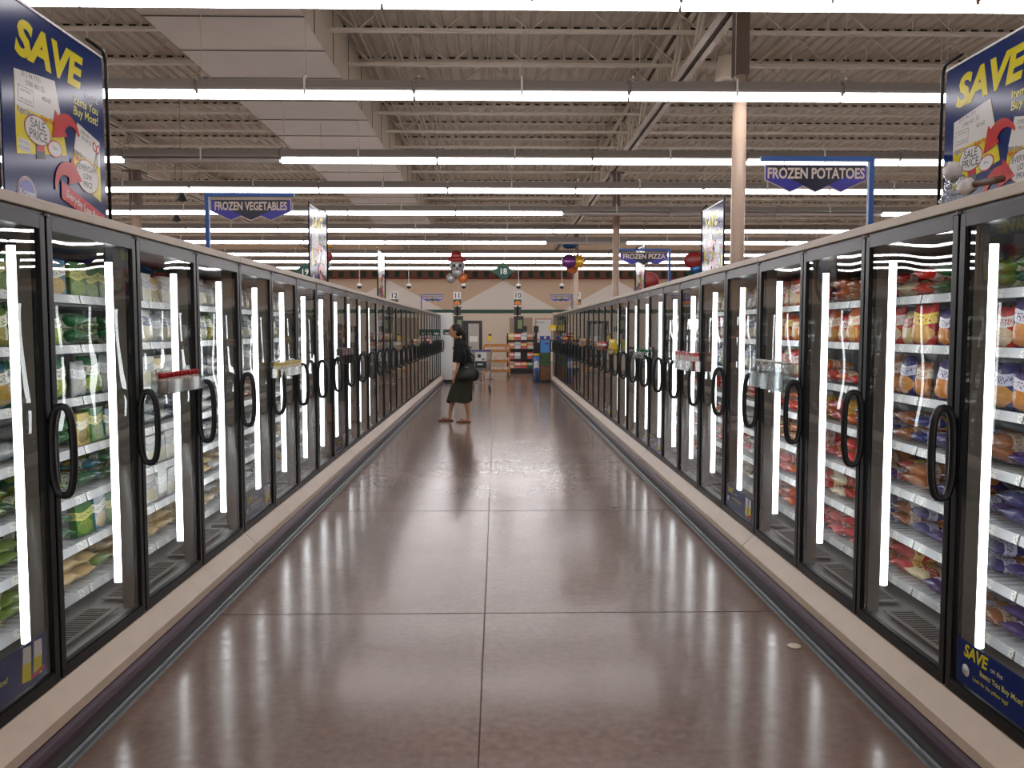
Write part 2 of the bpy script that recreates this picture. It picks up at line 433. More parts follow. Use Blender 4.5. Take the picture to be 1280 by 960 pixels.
# painted gables on the back wall, green rail, checker border
RX = Matrix.Rotation(PI / 2, 4, 'X')        # local XY plane -> world XZ, facing -Y
gb = MB()
for k in range(-3, 4):
    c = .35 + k * 5.75
    gb.prism([(c - 2.87, 2.50), (c + 2.87, 2.50), (c, 4.06)], 0, .015, M_gable, Matrix.Translation((0, YB, 0)) @ RX)
struct(gb, 'trim_1')
struct(MB().box((-21, YB - .05, 2.42), (21, YB, 2.60), M_green, bev=.01), 'trim_2')
bd = MB().box((-21, YB - .03, 4.13), (21, YB, 4.55), M_rust); bd.box((-21, YB - .04, 4.13), (21, YB - .03, 4.20), M_red2)
x = -20.8
while x < 20.8:
    bd.box((x, YB - .045, 4.22), (x + .24, YB - .03, 4.52), M_dgreen); x += .56
struct(bd, 'trim_3')
# roof joists across the store
def joist(y):
    mb = MB()
    for z in (5.86, 6.40):
        mb.box((-20.9, y - .05, z - .02), (20.9, y - .008, z + .02), M_joist); mb.box((-20.9, y + .008, z - .02), (20.9, y + .05, z + .02), M_joist)
    x = -20.6; up = True; st = .62
    while x < 20:
        a = (x, y, 5.87 if up else 6.39); b = (x + st, y, 6.39 if up else 5.87)
        mb.tube([a, b], .012, M_joist, n=4, smooth=False); 
        if up: mb.tube([(x + st, y, 5.87), (x + st, y, 6.39)], .010, M_joist, n=4, smooth=False)
        x += st; up = not up
    # dark blocks as painted shade where deck ribs cross the top chord
    x = -20.9
    while x < 20.7:
        mb.box((x + .10, y - .055, 6.422), (x + .205, y - .045, 6.484), M_deckgap); x += .21
    return mb
ys = []
y = 7.7
while y < 41: ys.append(y); y += 1.52
for i, y in enumerate(ys):
    o = joist(y).obj('roof_joist'); o['kind'] = 'structure'
# joist girders along the store
def girder(x, y0, y1):
    mb = MB()
    for z, w in ((5.48, .13), (6.32, .13)):
        mb.box((x - w, y0, z - .07), (x - .02, y1, z - .055), M_joist); mb.box((x - .035, y0, z - .07), (x - .02, y1, z + .06), M_joist)
        mb.box((x + .02, y0, z - .07), (x + w, y1, z - .055), M_joist); mb.box((x + .02, y0, z - .07), (x + .035, y1, z + .06), M_joist)
    y = y0; up = True
    while y < y1 - .7:
        a = Vector((x, y, 5.5 if up else 6.3)); b = Vector((x, y + .76, 6.3 if up else 5.5))
        for d in (-.03, .03):
            mb.tube([a + Vector((d, 0, 0)), b + Vector((d, 0, 0))], .024, M_joist, n=4, smooth=False)
        y += .76; up = not up
    return mb
for x in (2.85, -8.8, 14.5): 
    o = girder(x, 3.0, 41.5).obj('roof_girder'); o['kind'] = 'structure'
# big insulated duct
du = MB().box((-4.40, 2.0, 5.45), (-2.40, 41.5, 5.80), M_duct); du.box((-4.40, 2.0, 5.80), (-2.40, 41.5, 6.30), M_duct)
y = 3.0
while y < 41:
    du.box((-4.405, y, 5.443), (-2.395, y + .02, 5.452), M_seam)
    du.box((-2.399, y + .6, 5.45), (-2.392, y + .615, 6.30), M_seam); y += 1.27
o = du.obj('air_duct'); tag(o, 'long white boxed air duct with seams hung under the roof deck', 'duct')
# conduits
for i, (x, z, r) in enumerate([(-2.1, 6.1, .02), (-1.72, 6.05, .016), (-1.64, 6.05, .016), (-1.56, 6.05, .016), (-1.32, 6.1, .018), (-1.02, 6.1, .014), (-.9, 6.1, .012), (1.9, 6.2, .012), (4.6, 6.2, .02)]):
    o = MB().tube([(x, 5, z), (x, 41, z)], r, M_pipe, n=6).obj('conduit_pipe')
    lab = ['pale pipe under the roof closest beside the air duct', 'thin pale conduit in the triple bundle, on its duct side', 'thin pale conduit in the middle of the triple bundle',
           'thin pale conduit in the triple bundle, on its far side from the duct', 'single pale conduit between the triple bundle and the thin pair', 'first of the two thin ceiling conduits over the aisle centre',
           'thinnest ceiling conduit over the aisle centre', 'thin ceiling conduit beside the big roof girder, on its aisle side', 'pale pipe beyond the big roof girder'][i]
    tag(o, lab, 'pipe', 'conduits under the roof deck')
# columns
cols = [(2.88, 9.95, .082, 'round cream column rising beyond the first fully visible light row beside the potato sign'),
        (2.95, 20.6, .085, 'round cream column rising behind the frozen pizza sign'),
        (2.95, 31.0, .085, 'slim distant round column beside the foil balloons'),
        (-8.8, 20.6, .11, 'dark steel column far beyond the left freezers'),
        (14.5, 31.0, .11, 'far round column at the edge of the store')]
for x, y, r, lab in cols:
    mb = MB()
    mb.tube([(x, y, 0.0), (x, y, 4.55)], r, M_col, n=24); mb.box((x - r, y - r, 4.55), (x + r, y + r, 5.42), M_colD)  # brown top paints in the shade above the light rows
    mb.box((x - r * 2, y - r * 2, 5.36), (x + r * 2, y + r * 2, 5.41), M_colD)
    mb.box((x - r * 1.7, y - r * 1.7, 0), (x + r * 1.7, y + r * 1.7, .02), M_colD)
    o = mb.obj('column'); o['kind'] = 'structure'; o['label'] = lab

# ------------------------------------------------------------------ ceiling lights
PITCH = math.radians(3.7)
def y_of(py, h=2.66):
    return h / math.tan(math.atan((480 - py) / F) - PITCH)
rows = [3.6, .4, -2.8] + [y_of(p) for p in (3, 119, 200.5, 237.7, 266, 288, 302.7, 318, 327, 335)]
LX0, LL = -.93, 2.43
def make_light(lit):
    root = empty('strip_light', (0, 0, 0))
    h = MB()
    pf = [(-.03, .13), (.03, .13), (.085, .03), (.085, .0), (-.085, .0), (-.085, .03)]
    vs = [(.02, a, b) for a, b in pf] + [(LL - .02, a, b) for a, b in pf]
    n = 6
    h.add(vs, [tuple(range(n)), tuple(range(n, 2 * n))[::-1]] + [(i, n + i, n + (i + 1) % n, (i + 1) % n) for i in range(n)], M_house)
    h.box((.002, -.04, -.03), (.014, .04, .10), M_house); h.box((LL - .014, -.04, -.03), (LL - .002, .04, .10), M_house)
    h.obj('housing', root)
    t = MB()
    rr = .042
    t.tube([(.016, 0, -.042), (LL - .016, 0, -.042)], rr, M_tube if lit else M_off, n=8, smooth=True)
    t.obj('tube', root)
    for x in (.05, LL / 2):
        g = MB(); g.box((x - .012, -.006, .10), (x + .012, .006, .19), M_white); g.tube([(x, 0, .18), (x, 0, 1.2)], .004, M_joist, n=4)
        if x > .1: g.box((x - .012, -.094, -.05), (x + .012, -.088, .15), M_white); g.box((x - .012, -.094, .14), (x + .012, .0, .15), M_white)
        if x < .1: g.box((.002, -.03, .145), (.12, .03, .16), M_house)
        g.obj('hanger', root)
    return root
proto = {True: make_light(True), False: make_light(False)}
used = {True: False, False: False}
nlab = 0
for ri, y in enumerate(rows):
    lim = max(4.5, abs(y) * .66 + 1.5)
    a = -8
    names = []
    for a in range(-8, 9):
        x0 = LX0 + a * LL
        if x0 + LL < -lim or x0 > lim or x0 + LL > 20.5 or x0 < -20.5: continue
        names.append((a, x0))
    for a, x0 in names:
        lit = True
        if ri == 5 and a == -2: lit = False
        if ri == 7 and a in (1, 2, 3): lit = False
        if ri == 9 and a == 1: lit = False
        if ri == 8 and a == -5: lit = False
        if not used[lit]: r = proto[lit]; used[lit] = True
        else: r = copy_tree(proto[lit])
        r.location = (x0, y, 4.235)
        side = 'over the aisle centre' if a == 0 else ('%s %s of centre' % (ordn(abs(a) - 1), 'left' if a < 0 else 'right'))
        if ri < 3: rl = '%s row overhead, outside the photo' % ordn(ri)
        else: rl = '%s row from the camera' % ordn(ri - 3)
        tag(r, '%s strip light, %s, %s' % ('lit' if lit else 'unlit', side, rl), 'ceiling light', 'fluorescent strips in rows across the store')

# ------------------------------------------------------------------ freezer cases
PD = .76; NB = 5; CL = PD * NB
SHZ = [1.70, 1.475, 1.235, 1.005, .785, .57, .35]
SX = .27     # shelf front depth behind the door face
def make_case(s, detail):
    """one five-door case. local x: 0 = door face (outward positive*s), local y 0..CL"""
    root = empty('freezer_case', (0, 0, 0))
    X = lambda v: v * s
    b = MB()
    D = .98
    b.box((X(D - .03), 0, .0), (X(D), CL, 1.95), M_liner)
    b.box((X(.035), 0, 1.925), (X(D), CL, 1.95), M_canopy)
    b.box((X(.03), 0, .0), (X(D), CL, .245), M_liner)
    b.obj('body', root)
    t = MB(); t.box((X(-.012), .002, 1.982), (X(.07), CL - .002, 2.021), M_trim, bev=.004); t.obj('top_trim', root)
    hd = MB(); hd.box((X(.036), 0, 1.95), (X(.07), CL, 1.985), M_frame); hd.box((X(.006), 0, 1.970), (X(.036), CL, 1.984), M_black); hd.obj('header', root)
    lg = MB(); lg.extr([(.03, .227), (-.002, .227), (-.075, .158), (-.078, .120), (-.06, .116), (.03, .116)], .003, CL - .003, M_ledge, s); lg.obj('base_ledge', root)
    bp = MB(); bp.extr([(.0, .115), (-.075, .114), (-.098, .104), (-.107, .085), (-.104, .062), (-.09, .052), (.0, .052)], .002, CL - .002, M_purple, s); bp.obj('bumper', root)
    kk = MB(); kk.extr([(.0, .052), (-.085, .052), (-.095, .016), (-.095, .0), (.0, .0)], .001, CL - .001, M_kick, s); kk.obj('toe_kick', root)
    rl = MB(); rl.extr([(-.096, .0), (-.096, .012), (-.104, .016), (-.112, .012), (-.116, .004), (-.121, .010), (-.130, .010), (-.135, .0)], 0, CL, M_rail, s); rl.obj('floor_rail', root)
    # posts and lamps at every door joint
    for k in range(NB + 1):
        yk = k * PD; y0 = max(yk - .045, 0.001); y1 = min(yk + .045, CL - .001)
        p = MB(); p.box((X(.034), y0, .26), (X(.085), y1, 1.924), M_post); p.box((X(.085), (y0 + y1) / 2 - .02, .30), (X(.10), (y0 + y1) / 2 + .02, 1.924), M_post); p.obj('post', root)
        l = MB(); yc = (y0 + y1) / 2
        l.tube([(X(.122), yc, .375), (X(.122), yc, 1.86)], .022, M_case_tube, n=8)
        l.obj('lamp', root)
    if detail:
        for k in range(NB):
            for z in SHZ:
                sh = shelf_mesh(s)
                o = bpy.data.objects.new('shelf', sh[0]); COL.objects.link(o); o.parent = root; o.location = (X(SX), k * PD + .006, z)
                r = bpy.data.objects.new('price_rail', sh[1]); COL.objects.link(r); r.parent = o
            g = MB(); g.box((X(.10), k * PD + .06, .27), (X(.24), k * PD + .70, .275), M_grille)
            for q in range(22): g.box((X(.12), k * PD + .09 + q * .027, .2755), (X(.22), k * PD + .10 + q * .027, .2775), M_dark)
            g.obj('air_grille', root)
    else:
        for z in SHZ:
            o = MB().box((X(SX), .03, z - .012), (X(.90), CL - .03, z), M_shelf).box((X(SX - .012), .03, z - .034), (X(SX - .002), CL - .03, z + .012), M_prail).obj('shelf', root)
    # doors
    for k in range(NB):
        o = bpy.data.objects.new('door', door_mesh(s)[0]); COL.objects.link(o); o.parent = root; o.location = (0, k * PD, 0)
        g = bpy.data.objects.new('glass_pane', door_mesh(s)[1]); COL.objects.link(g); g.parent = o
        h = bpy.data.objects.new('handle', door_mesh(s)[2]); COL.objects.link(h); h.parent = o
    return root
SHM = {}
def shelf_mesh(s):
    if s in SHM: return SHM[s]
    X = lambda v: v * s
    L_ = PD - .012
    a = MB()
    a.box((0, 0, -.014), (X(.62), L_, -.008), M_shelf)
    for q in range(15): a.box((0, q * L_ / 14.0 - .002, -.008), (X(.62), q * L_ / 14.0 + .002, -.002), M_shelf)
    for q in (.02, .3, .6): a.box((X(q), 0, -.026), (X(q + .012), L_, -.012), M_shelf)
    a_, b_ = (-.027, .010)
    r = MB(); r.add([(X(-.013), 0, a_), (X(-.004), 0, b_), (X(.0), 0, b_), (X(-.004), 0, a_), (X(-.013), L_, a_), (X(-.004), L_, b_), (X(.0), L_, b_), (X(-.004), L_, a_)],
                    [(0, 1, 5, 4), (1, 2, 6, 5), (2, 3, 7, 6), (3, 0, 4, 7), (0, 3, 2, 1), (4, 5, 6, 7)], M_prail)
    SHM[s] = (a.mesh('shelf'), r.mesh('price_rail')); return SHM[s]
DM = {}
def door_mesh(s):
    if s in DM: return DM[s]
    X = lambda v: v * s
    f = MB(); z0, z1 = .230, 1.968; a, b = .006, PD - .006
    w = .036
    f.box((X(0), a, z0), (X(.032), a + w, z1), M_frame, bev=.003); f.box((X(0), b - w, z0), (X(.032), b, z1), M_frame, bev=.003)
    f.box((X(0), a + w, z0), (X(.032), b - w, z0 + .042), M_frame); f.box((X(0), a + w, z1 - .05), (X(.032), b - w, z1), M_frame)
    # inner bead
    f.box((X(.004), a + w, z0 + .042), (X(.028), a + w + .006, z1 - .05), M_bead); f.box((X(.004), b - w - .006, z0 + .042), (X(.028), b - w, z1 - .05), M_bead)
    f.box((X(.004), a + w, z0 + .042), (X(.028), b - w, z0 + .048), M_bead)
    f.tube([(X(-.002), a + .004, z1 - .005), (X(-.002), a + .004, z1 + .012)], .006, M_chrome, n=6)
    g = MB(); g.add([(X(.010), a + w, z0 + .042), (X(.010), b - w, z0 + .042), (X(.010), b - w, z1 - .05), (X(.010), a + w, z1 - .05)], [(0, 1, 2, 3)], M_glass)
    h = MB()
    zc, hh, pr = 1.105, .165, .078
    y = b - .020
    pts = []
    for q in range(28):
        t = 2 * PI * q / 28
        cx = math.copysign(abs(math.cos(t)) ** .65, math.cos(t)); sz = math.copysign(abs(math.sin(t)) ** .8, math.sin(t))
        pts.append((X(-.048 + cx * .040), y, zc + sz * hh))
    h.tube(pts, .0145, M_handle, n=8, closed=True)
    h.box((X(-.012), y - .012, zc - .10), (X(.0), y + .012, zc + .10), M_handle, bev=.003)
    DM[s] = (f.mesh('door'), g.mesh('glass_pane'), h.mesh('handle')); return DM[s]
Y0 = {-1: 5.37 - CL, 1: 5.26 - CL}
WS = {-1: W, 1: W + .015}
cases = {}
for s in (-1, 1):
    pn = make_case(s, True); pf_ = None
    sn = 'left' if s < 0 else 'right'
    for c in range(6):
        if c == 0: r = pn
        elif c == 1: r = copy_tree(pn)
        elif c == 2: r = make_case(s, False); pf_ = r
        else: r = copy_tree(pf_)
        r.location = (s * WS[s], Y0[s] + c * CL, 0)
        tag(r, 'five-door black-framed glass freezer case, %s from the camera in the %s run' % (ordn(c), sn), 'freezer', 'glass-door freezer cases in the %s run' % sn)
        cases[(s, c)] = r

# door stickers (decals on the inside of the glass): part of the door
def sticker(s):
    L_ = .62; hgt = .16
    mb = MB()
    if s < 0: M0 = Matrix.Translation((-.007 * -1 * -1, 0, 0)) @ Matrix(((0, 0, 1, 0), (1, 0, 0, 0), (0, 1, 0, 0), (0, 0, 0, 1)))
    else: M0 = Matrix(((0, 0, -1, 0), (-1, 0, 0, 0), (0, 1, 0, 0), (0, 0, 0, 1)))
    mb.box((0, 0, -.001), (L_, hgt, 0), M_navy, M=M0)
    def T(x, y, z=0.0): return M0 @ Matrix.Translation((x, y, z))
    mb.text('SAVE', .062, M_yel, T(.04, .125), bold=.03, shear=.2, align='LEFT', ext=.0006)
    mb.text('on the', .026, M_white, T(.20, .118), align='LEFT', ext=.0006)
    mb.text('Items You Buy Most!', .028, M_ylt, T(.14, .080), bold=.01, align='LEFT', ext=.0006)
    mb.text('Look for the yellow tags!', .020, M_yel, T(.10, .045), align='LEFT', ext=.0006)
    mb.lathe([(.022, 0), (.022, .0006)], M_white, n=16, M=T(.055, .055)); mb.text('Kroger', .012, M_skyb, T(.055, .055, .0006), ext=.0006)
    for x in (.46, .53):
        mb.prism([(x, .03), (x + .055, .02), (x + .06, .12), (x + .01, .13)], 0, .0007, M_yel, T(0, 0)); mb.prism([(x + .008, .09), (x + .059, .085), (x + .06, .145), (x + .012, .15)], .0002, .0009, M_white, T(0, 0))
    mb.prism([(.52, .02), (.60, .03), (.60, .045), (.52, .035)], .001, .0015, M_red, T(0, 0))
    return mb
for s in (-1, 1):
    me = sticker(s).mesh('sale_sticker')
    for c, k in ((0, 1), (1, 0), (1, 4), (2, 4), (3, 4)):
        dr = [o for o in cases[(s, c)].children if o.name.startswith('door')][k]
        st = bpy.data.objects.new('sale_sticker', me); COL.objects.link(st); st.parent = dr
        st.location = (s * .008, .07 if s < 0 else .07 + .62, .284)
        st['label'] = 'navy sale sticker with yellow lettering'

# ------------------------------------------------------------------ frozen goods
def bag_mesh(w, h, d, seed, mt):
    rnd = random.Random(seed)
    nx, nz = 9, 9; vs = []; fs = []
    def th(u, v):
        e = max(0.0, (1 - abs(2 * u - 1) ** 3)) * max(0.0, (1 - abs(2 * v - 1) ** 4))
        return e ** .6
    for side in (1, -1):
        for j in range(nz):
            for i in range(nx):
                u, v = i / (nx - 1), j / (nz - 1)
                t = th(u, v) * d / 2 * (1.15 - .35 * v) + rnd.uniform(-.004, .004) * (0 < i < nx - 1) * (0 < j < nz - 1)
                ww = w * (1 - .10 * math.sin(v * PI))
                wob = .006 * math.sin(u * 9 + seed) if j in (0, nz - 1) else 0
                vs.append((side * max(t, .002) + wob, (u - .5) * ww, v * h + (rnd.uniform(-.006, .006) if j == nz - 1 else 0)))
    N = nx * nz
    for j in range(nz - 1):
        for i in range(nx - 1):
            a = j * nx + i
            fs.append((a, a + 1, a + nx + 1, a + nx)); fs.append((N + a, N + a + nx, N + a + nx + 1, N + a + 1))
    rim = [j * nx for j in range(nz)]
    for j in range(nz - 1):
        a, b = j * nx, (j + 1) * nx; fs.append((a, b, N + b, N + a))
        a, b = j * nx + nx - 1, (j + 1) * nx + nx - 1; fs.append((a, N + a, N + b, b))
    for i in range(nx - 1):
        a, b = i, i + 1; fs.append((a, N + a, N + b, b))
        a, b = (nz - 1) * nx + i, (nz - 1) * nx + i + 1; fs.append((a, b, N + b, N + a))
    return MB().add(vs, fs, mt, True).mesh('bag')
GM = {}
def goods_mesh(kind, key, var):
    k = (kind, key, var)
    if k in GM: return GM[k]
    if kind == 'box':
        w, h, d = [(.150, .165, .05), (.135, .150, .04), (.17, .115, .12)][var]
        me = MB().box((-d / 2, -w / 2, 0), (d / 2, w / 2, h), PK[key], bev=.003).mesh('box')
    else:
        w, h, d = [(.165, .185, .062), (.185, .195, .075), (.15, .165, .055)][var]
        me = bag_mesh(w, h, d, var * 7 + len(key), PK[key])
    GM[k] = me; return me
# what lies on each shelf: (kind, [colours], pose) ; pose: stand / flat
LEFT = {
 0: [('box', ['teal', 'greenbox'], 'stand'), ('bag', ['green', 'lime'], 'stand'), ('bag', ['green', 'teal'], 'stand'), ('bag', ['green', 'clear'], 'flat'), ('bag', ['lime', 'green'], 'flat'), ('bag', ['green', 'lime'], 'flat'), ('bag', ['roll', 'lime'], 'flat')],
 1: [('box', ['greenbox'], 'stand'), ('bag', ['green', 'lime'], 'flat'), ('bag', ['clear', 'green'], 'stand'), ('box', ['yelbox', 'greenbox', 'teal'], 'stand'), ('bag', ['green', 'teal', 'green'], 'flat'), ('box', ['greenbox', 'teal'], 'stand'), ('bag', ['roll', 'lime', 'roll'], 'flat')],
 2: [('box', ['whitebox', 'yelbox'], 'stand'), ('bag', ['white', 'clear'], 'stand'), ('box', ['whitebox', 'yelbox'], 'stand'), ('bag', ['clear', 'white'], 'flat'), ('box', ['whitebox'], 'stand'), ('box', ['whitebox', 'clear'], 'stand'), ('bag', ['roll'], 'flat')],
 3: [('bag', ['clear', 'white'], 'stand'), ('bag', ['lime', 'white'], 'stand'), ('bag', ['white'], 'flat'), ('bag', ['clear', 'white'], 'flat'), ('bag', ['white', 'clear'], 'flat'), ('bag', ['white', 'roll'], 'flat'), ('bag', ['white', 'roll'], 'flat')],
 4: [('bag', ['white', 'clear'], 'stand'), ('bag', ['white', 'teal'], 'stand'), ('bag', ['clear'], 'stand'), ('bag', ['white', 'orange'], 'flat'), ('bag', ['white'], 'flat'), ('bag', ['clear', 'white'], 'flat'), ('bag', ['white'], 'flat')],
}
RIGHT = {
 0: [('bag', ['green', 'lime'], 'flat'), ('bag', ['purple', 'redwhite'], 'stand'), ('bag', ['purple', 'indigo'], 'stand'), ('bag', ['purple', 'brown'], 'flat'), ('bag', ['indigo', 'purple'], 'flat'), ('bag', ['purple', 'indigo'], 'flat'), ('bag', ['purple', 'brown'], 'flat')],
 1: [('bag', ['redwhite', 'cream'], 'flat'), ('bag', ['red', 'cream', 'redwhite'], 'stand'), ('bag', ['brown', 'indigo'], 'stand'), ('bag', ['indigo', 'brown'], 'flat'), ('bag', ['brown', 'red', 'purple'], 'flat'), ('bag', ['indigo', 'brown'], 'flat'), ('bag', ['cream', 'red', 'brown'], 'flat')],
 2: [('bag', ['brown', 'orange'], 'flat'), ('bag', ['orange', 'redwhite'], 'stand'), ('bag', ['redwhite', 'orange'], 'flat'), ('bag', ['orange', 'red'], 'flat'), ('bag', ['red', 'redwhite'], 'flat'), ('bag', ['red', 'cream'], 'flat'), ('bag', ['red', 'redwhite'], 'flat')],
 3: [('bag', ['red', 'redwhite'], 'stand'), ('bag', ['red', 'orange'], 'stand'), ('bag', ['cream', 'redwhite'], 'stand'), ('bag', ['orange', 'redwhite'], 'flat'), ('bag', ['orange', 'cream'], 'flat'), ('bag', ['redwhite', 'orange'], 'flat'), ('bag', ['redwhite', 'orange'], 'flat')],
 4: [('bag', ['blue', 'yelbox'], 'stand'), ('bag', ['white', 'redwhite'], 'stand'), ('bag', ['white', 'blue'], 'stand'), ('bag', ['cream', 'redwhite'], 'flat'), ('bag', ['white', 'orange'], 'flat'), ('bag', ['redwhite', 'white'], 'flat'), ('bag', ['cream', 'white'], 'flat')],
}
NEXT = {-1: [3, 4, 3, 2, 4], 1: [4, 3, 4, 2, 3]}
rnd = random.Random(3)
def stock(s, bay, per, depth2=True):
    y0 = Y0[s] + bay * PD
    v = max(bay - 2, 0)                     # bay 1 is the first door fully in view
    tbl = LEFT if s < 0 else RIGHT
    plan = tbl[v] if v in tbl else tbl[NEXT[s][(v) % 5]]
    sn = 'left' if s < 0 else 'right'
    for si, z in enumerate(SHZ):
        kind, cs, pose = plan[si]
        n = per
        for q in range(n):
            key = cs[q % len(cs)]
            var = (q + si) % (3 if pose == 'flat' or kind == 'bag' else 2)
            if kind == 'box' and si == 5 and False: var = 2
            me = goods_mesh(kind, key, var)
            yy = y0 + .03 + (q + .5) * (PD - .06) / n
            ori = rnd.uniform(-.12, .12)
            word = ('box' if kind == 'box' else 'bag')
            nm = {'green': 'vegetable_', 'lime': 'vegetable_', 'teal': 'vegetable_', 'greenbox': 'vegetable_', 'red': 'fries_', 'redwhite': 'fries_', 'orange': 'fries_',
                  'purple': 'potato_', 'indigo': 'potato_', 'brown': 'potato_', 'cream': 'potato_'}.get(key, 'frozen_food_') + word
            lvls = [0]
            if pose == 'flat': lvls = [0, 1] if per >= 4 else [0]
            for lv in lvls:
                if pose == 'flat' and lv == 1 and rnd.random() < .35: continue
                o = bpy.data.objects.new(nm, me); COL.objects.link(o)
                xx = SX + .02
                if pose == 'stand':
                    sc = 1.0
                    o.location = (s * (WS[s] + xx + .045), yy, z + .003); o.rotation_euler = (0, s * rnd.uniform(.0, .12), ori)
                else:
                    # lying, top edge towards the aisle; stands on its broad face
                    o.rotation_euler = (0, -s * (PI / 2 - .03 - rnd.uniform(0, .16)), ori)
                    o.location = (s * (WS[s] + xx + .20), yy + rnd.uniform(-.012, .012), z + .035 + lv * .062)
                pos = '%s from near end' % ordn(q)
                tier = 'shelf %s from top' % ordn(si) if False else '%s shelf down' % ordn(si)
                lab = '%s %s, %s%s, %s, %s %s freezer door' % (CN[key], word, ('upper, ' if lv else ''), pos, tier, ordn(bay), sn)
                tag(o, lab, 'frozen food ' + word, 'frozen %ss behind the %s freezer doors' % (word, sn))
for s in (-1, 1):
    for bay in range(1, 8): stock(s, bay, 5 if bay < 6 else 4)
    for bay in range(8, 14): stock(s, bay, 2)

# ------------------------------------------------------------------ acrylic bins hung on the doors
def bottle_mesh(body, cap):
    return MB().lathe([(.017, 0), (.018, .004), (.018, .062), (.014, .07), (.014, .074)], body, n=12).lathe([(.0165, .0745), (.0165, .095), (.015, .098)], cap, n=12).mesh('bottle')
M_spice = mat('spice_pale', rgb(210, 190, 180), .4); M_cap = mat('cap_red', rgb(190, 30, 34), .35); M_brownbox = mat('carton_brown', rgb(90, 60, 50), .5, vary=.3, vscale=30)
M_yelp = mat('pouch_yellow', rgb(236, 200, 30), .35); M_greenc = mat('cap_green', rgb(30, 120, 80), .4); M_greyc = mat('pouch_grey', rgb(176, 170, 160), .4, vary=.2, vscale=30)
M_pet = glass('clear_bottle_plastic', f0=.16, tint=(.90, .92, .93, 1), rough=.08)
def bin_(s, y0, y1, z0, z1, content, lab):
    x0 = WS[s] - .010; x1 = WS[s] - .088
    t = .0025; zt = z0 + (z1 - z0) * .55
    mb = MB()
    X = lambda v: v * s
    mb.box((X(x0), y0, z0), (X(x1), y1, z0 + t), M_clear); mb.box((X(x1), y0, z0), (X(x1 + t), y1, zt), M_clear)
    mb.box((X(x0), y0, z0), (X(x1), y0 + t, zt), M_clear); mb.box((X(x0), y1 - t, z0), (X(x1), y1, zt), M_clear); mb.box((X(x0 - t), y0, z0), (X(x0), y1, z1), M_clear)
    o = mb.obj('acrylic_bin'); tag(o, lab, 'bin', 'clear bins hung on the freezer doors')
    for yy in (y0 + .06, y1 - .06):
        MB().lathe([(.018, 0), (.012, .006), (.006, .010)], M_clear, n=12, M=Matrix.Translation((X(x0 - .001), yy, z1 - .02)) @ Matrix.Rotation(-s * PI / 2, 4, 'Y')).obj('suction_cup', o)
    nm, n, mk, w = content
    me = mk()
    for q in range(n):
        ob = bpy.data.objects.new(nm, me); COL.objects.link(ob)
        ob.location = (X((x0 + x1) / 2), y0 + (q + .5) * (y1 - y0) / n, z0 + t + .001)
        tag(ob, '%s, %s in its bin, %s' % (w[0], ordn(q), w[1]), w[2], w[3])
def box_me(w, h, d, mt): return MB().box((-d / 2, -w / 2, 0), (d / 2, w / 2, h), mt, bev=.002).mesh('b')
def pouch_me(w, h, d, key): return bag_mesh(w, h, d, 5, key)
def jar_me():
    return MB().lathe([(.036, 0), (.040, .006), (.040, .10), (.034, .125), (.020, .14), (.020, .150)], M_pet, n=16).lathe([(.021, .151), (.021, .166)], M_white, n=12).mesh('jar')
bin_(-1, 3.95, 4.45, 1.245, 1.365, ('seasoning_bottle', 9, lambda: bottle_mesh(M_spice, M_cap), ('red-capped seasoning bottle', 'second left freezer door', 'bottle', 'red-capped bottles in the door bin')), 'clear bin of red-capped bottles hung on the third left door')
bin_(-1, 6.02, 6.74, 1.205, 1.325, ('seasoning_packet', 7, lambda: box_me(.075, .105, .04, PK['yelbox']), ('yellow and white packet', 'sixth left freezer door', 'packet', 'packets in the door bin')), 'clear bin of yellow packets hung on a left freezer door')
bin_(-1, 8.45, 9.12, 1.20, 1.37, ('brown_carton', 4, lambda: box_me(.12, .16, .06, M_brownbox), ('dark brown carton', 'on a left freezer door', 'carton', 'brown cartons in the door bin')), 'clear bin of dark brown cartons hung on a left freezer door')
bin_(-1, 13.1, 13.7, 1.24, 1.38, ('snack_pouch', 4, lambda: box_me(.11, .12, .05, M_greyc), ('pale grey pouch', 'far down the left run', 'pouch', 'grey pouches in the far door bin')), 'clear bin of pale pouches far down the left freezer run')
bin_(-1, 16.2, 16.8, 1.24, 1.38, ('snack_pouch', 4, lambda: box_me(.11, .13, .05, PK['cream']), ('cream pouch', 'far down the left run', 'pouch', 'cream pouches in the far door bin')), 'clear bin of cream pouches far down the left freezer run')
bin_(-1, 19.3, 20.0, 1.24, 1.38, ('snack_pouch', 4, lambda: box_me(.11, .13, .05, PK['redwhite']), ('red and white pouch', 'farthest left bin', 'pouch', 'red and white pouches in the farthest left bin')), 'clear bin of pouches farthest down the left freezer run')
bin_(1, 4.53, 5.13, 1.205, 1.37, ('clear_bottle', 6, jar_me, ('clear empty-looking plastic bottle', 'near right freezer door', 'bottle', 'clear bottles in the door bin')), 'clear bin of see-through bottles hung on a near right freezer door')
bin_(1, 6.68, 7.38, 1.215, 1.37, ('red_carton', 7, lambda: box_me(.08, .15, .05, PK['redwhite']), ('red and white carton', 'on a right freezer door', 'carton', 'red cartons in the door bin')), 'clear bin of red and white cartons hung on a right freezer door')
bin_(1, 8.85, 9.55, 1.24, 1.37, ('green_cap_bottle', 8, lambda: bottle_mesh(M_clear, M_greenc), ('green-capped seasoning bottle', 'on a right freezer door', 'bottle', 'green-capped bottles in the door bin')), 'clear bin of green-capped bottles hung on a right freezer door')
bin_(1, 11.2, 11.8, 1.22, 1.36, ('yellow_pouch', 4, lambda: pouch_me(.13, .20, .06, M_yelp), ('bright yellow pouch', 'right freezer door', 'pouch', 'yellow pouches in the door bin')), 'clear bin of bright yellow pouches hung on a right freezer door')
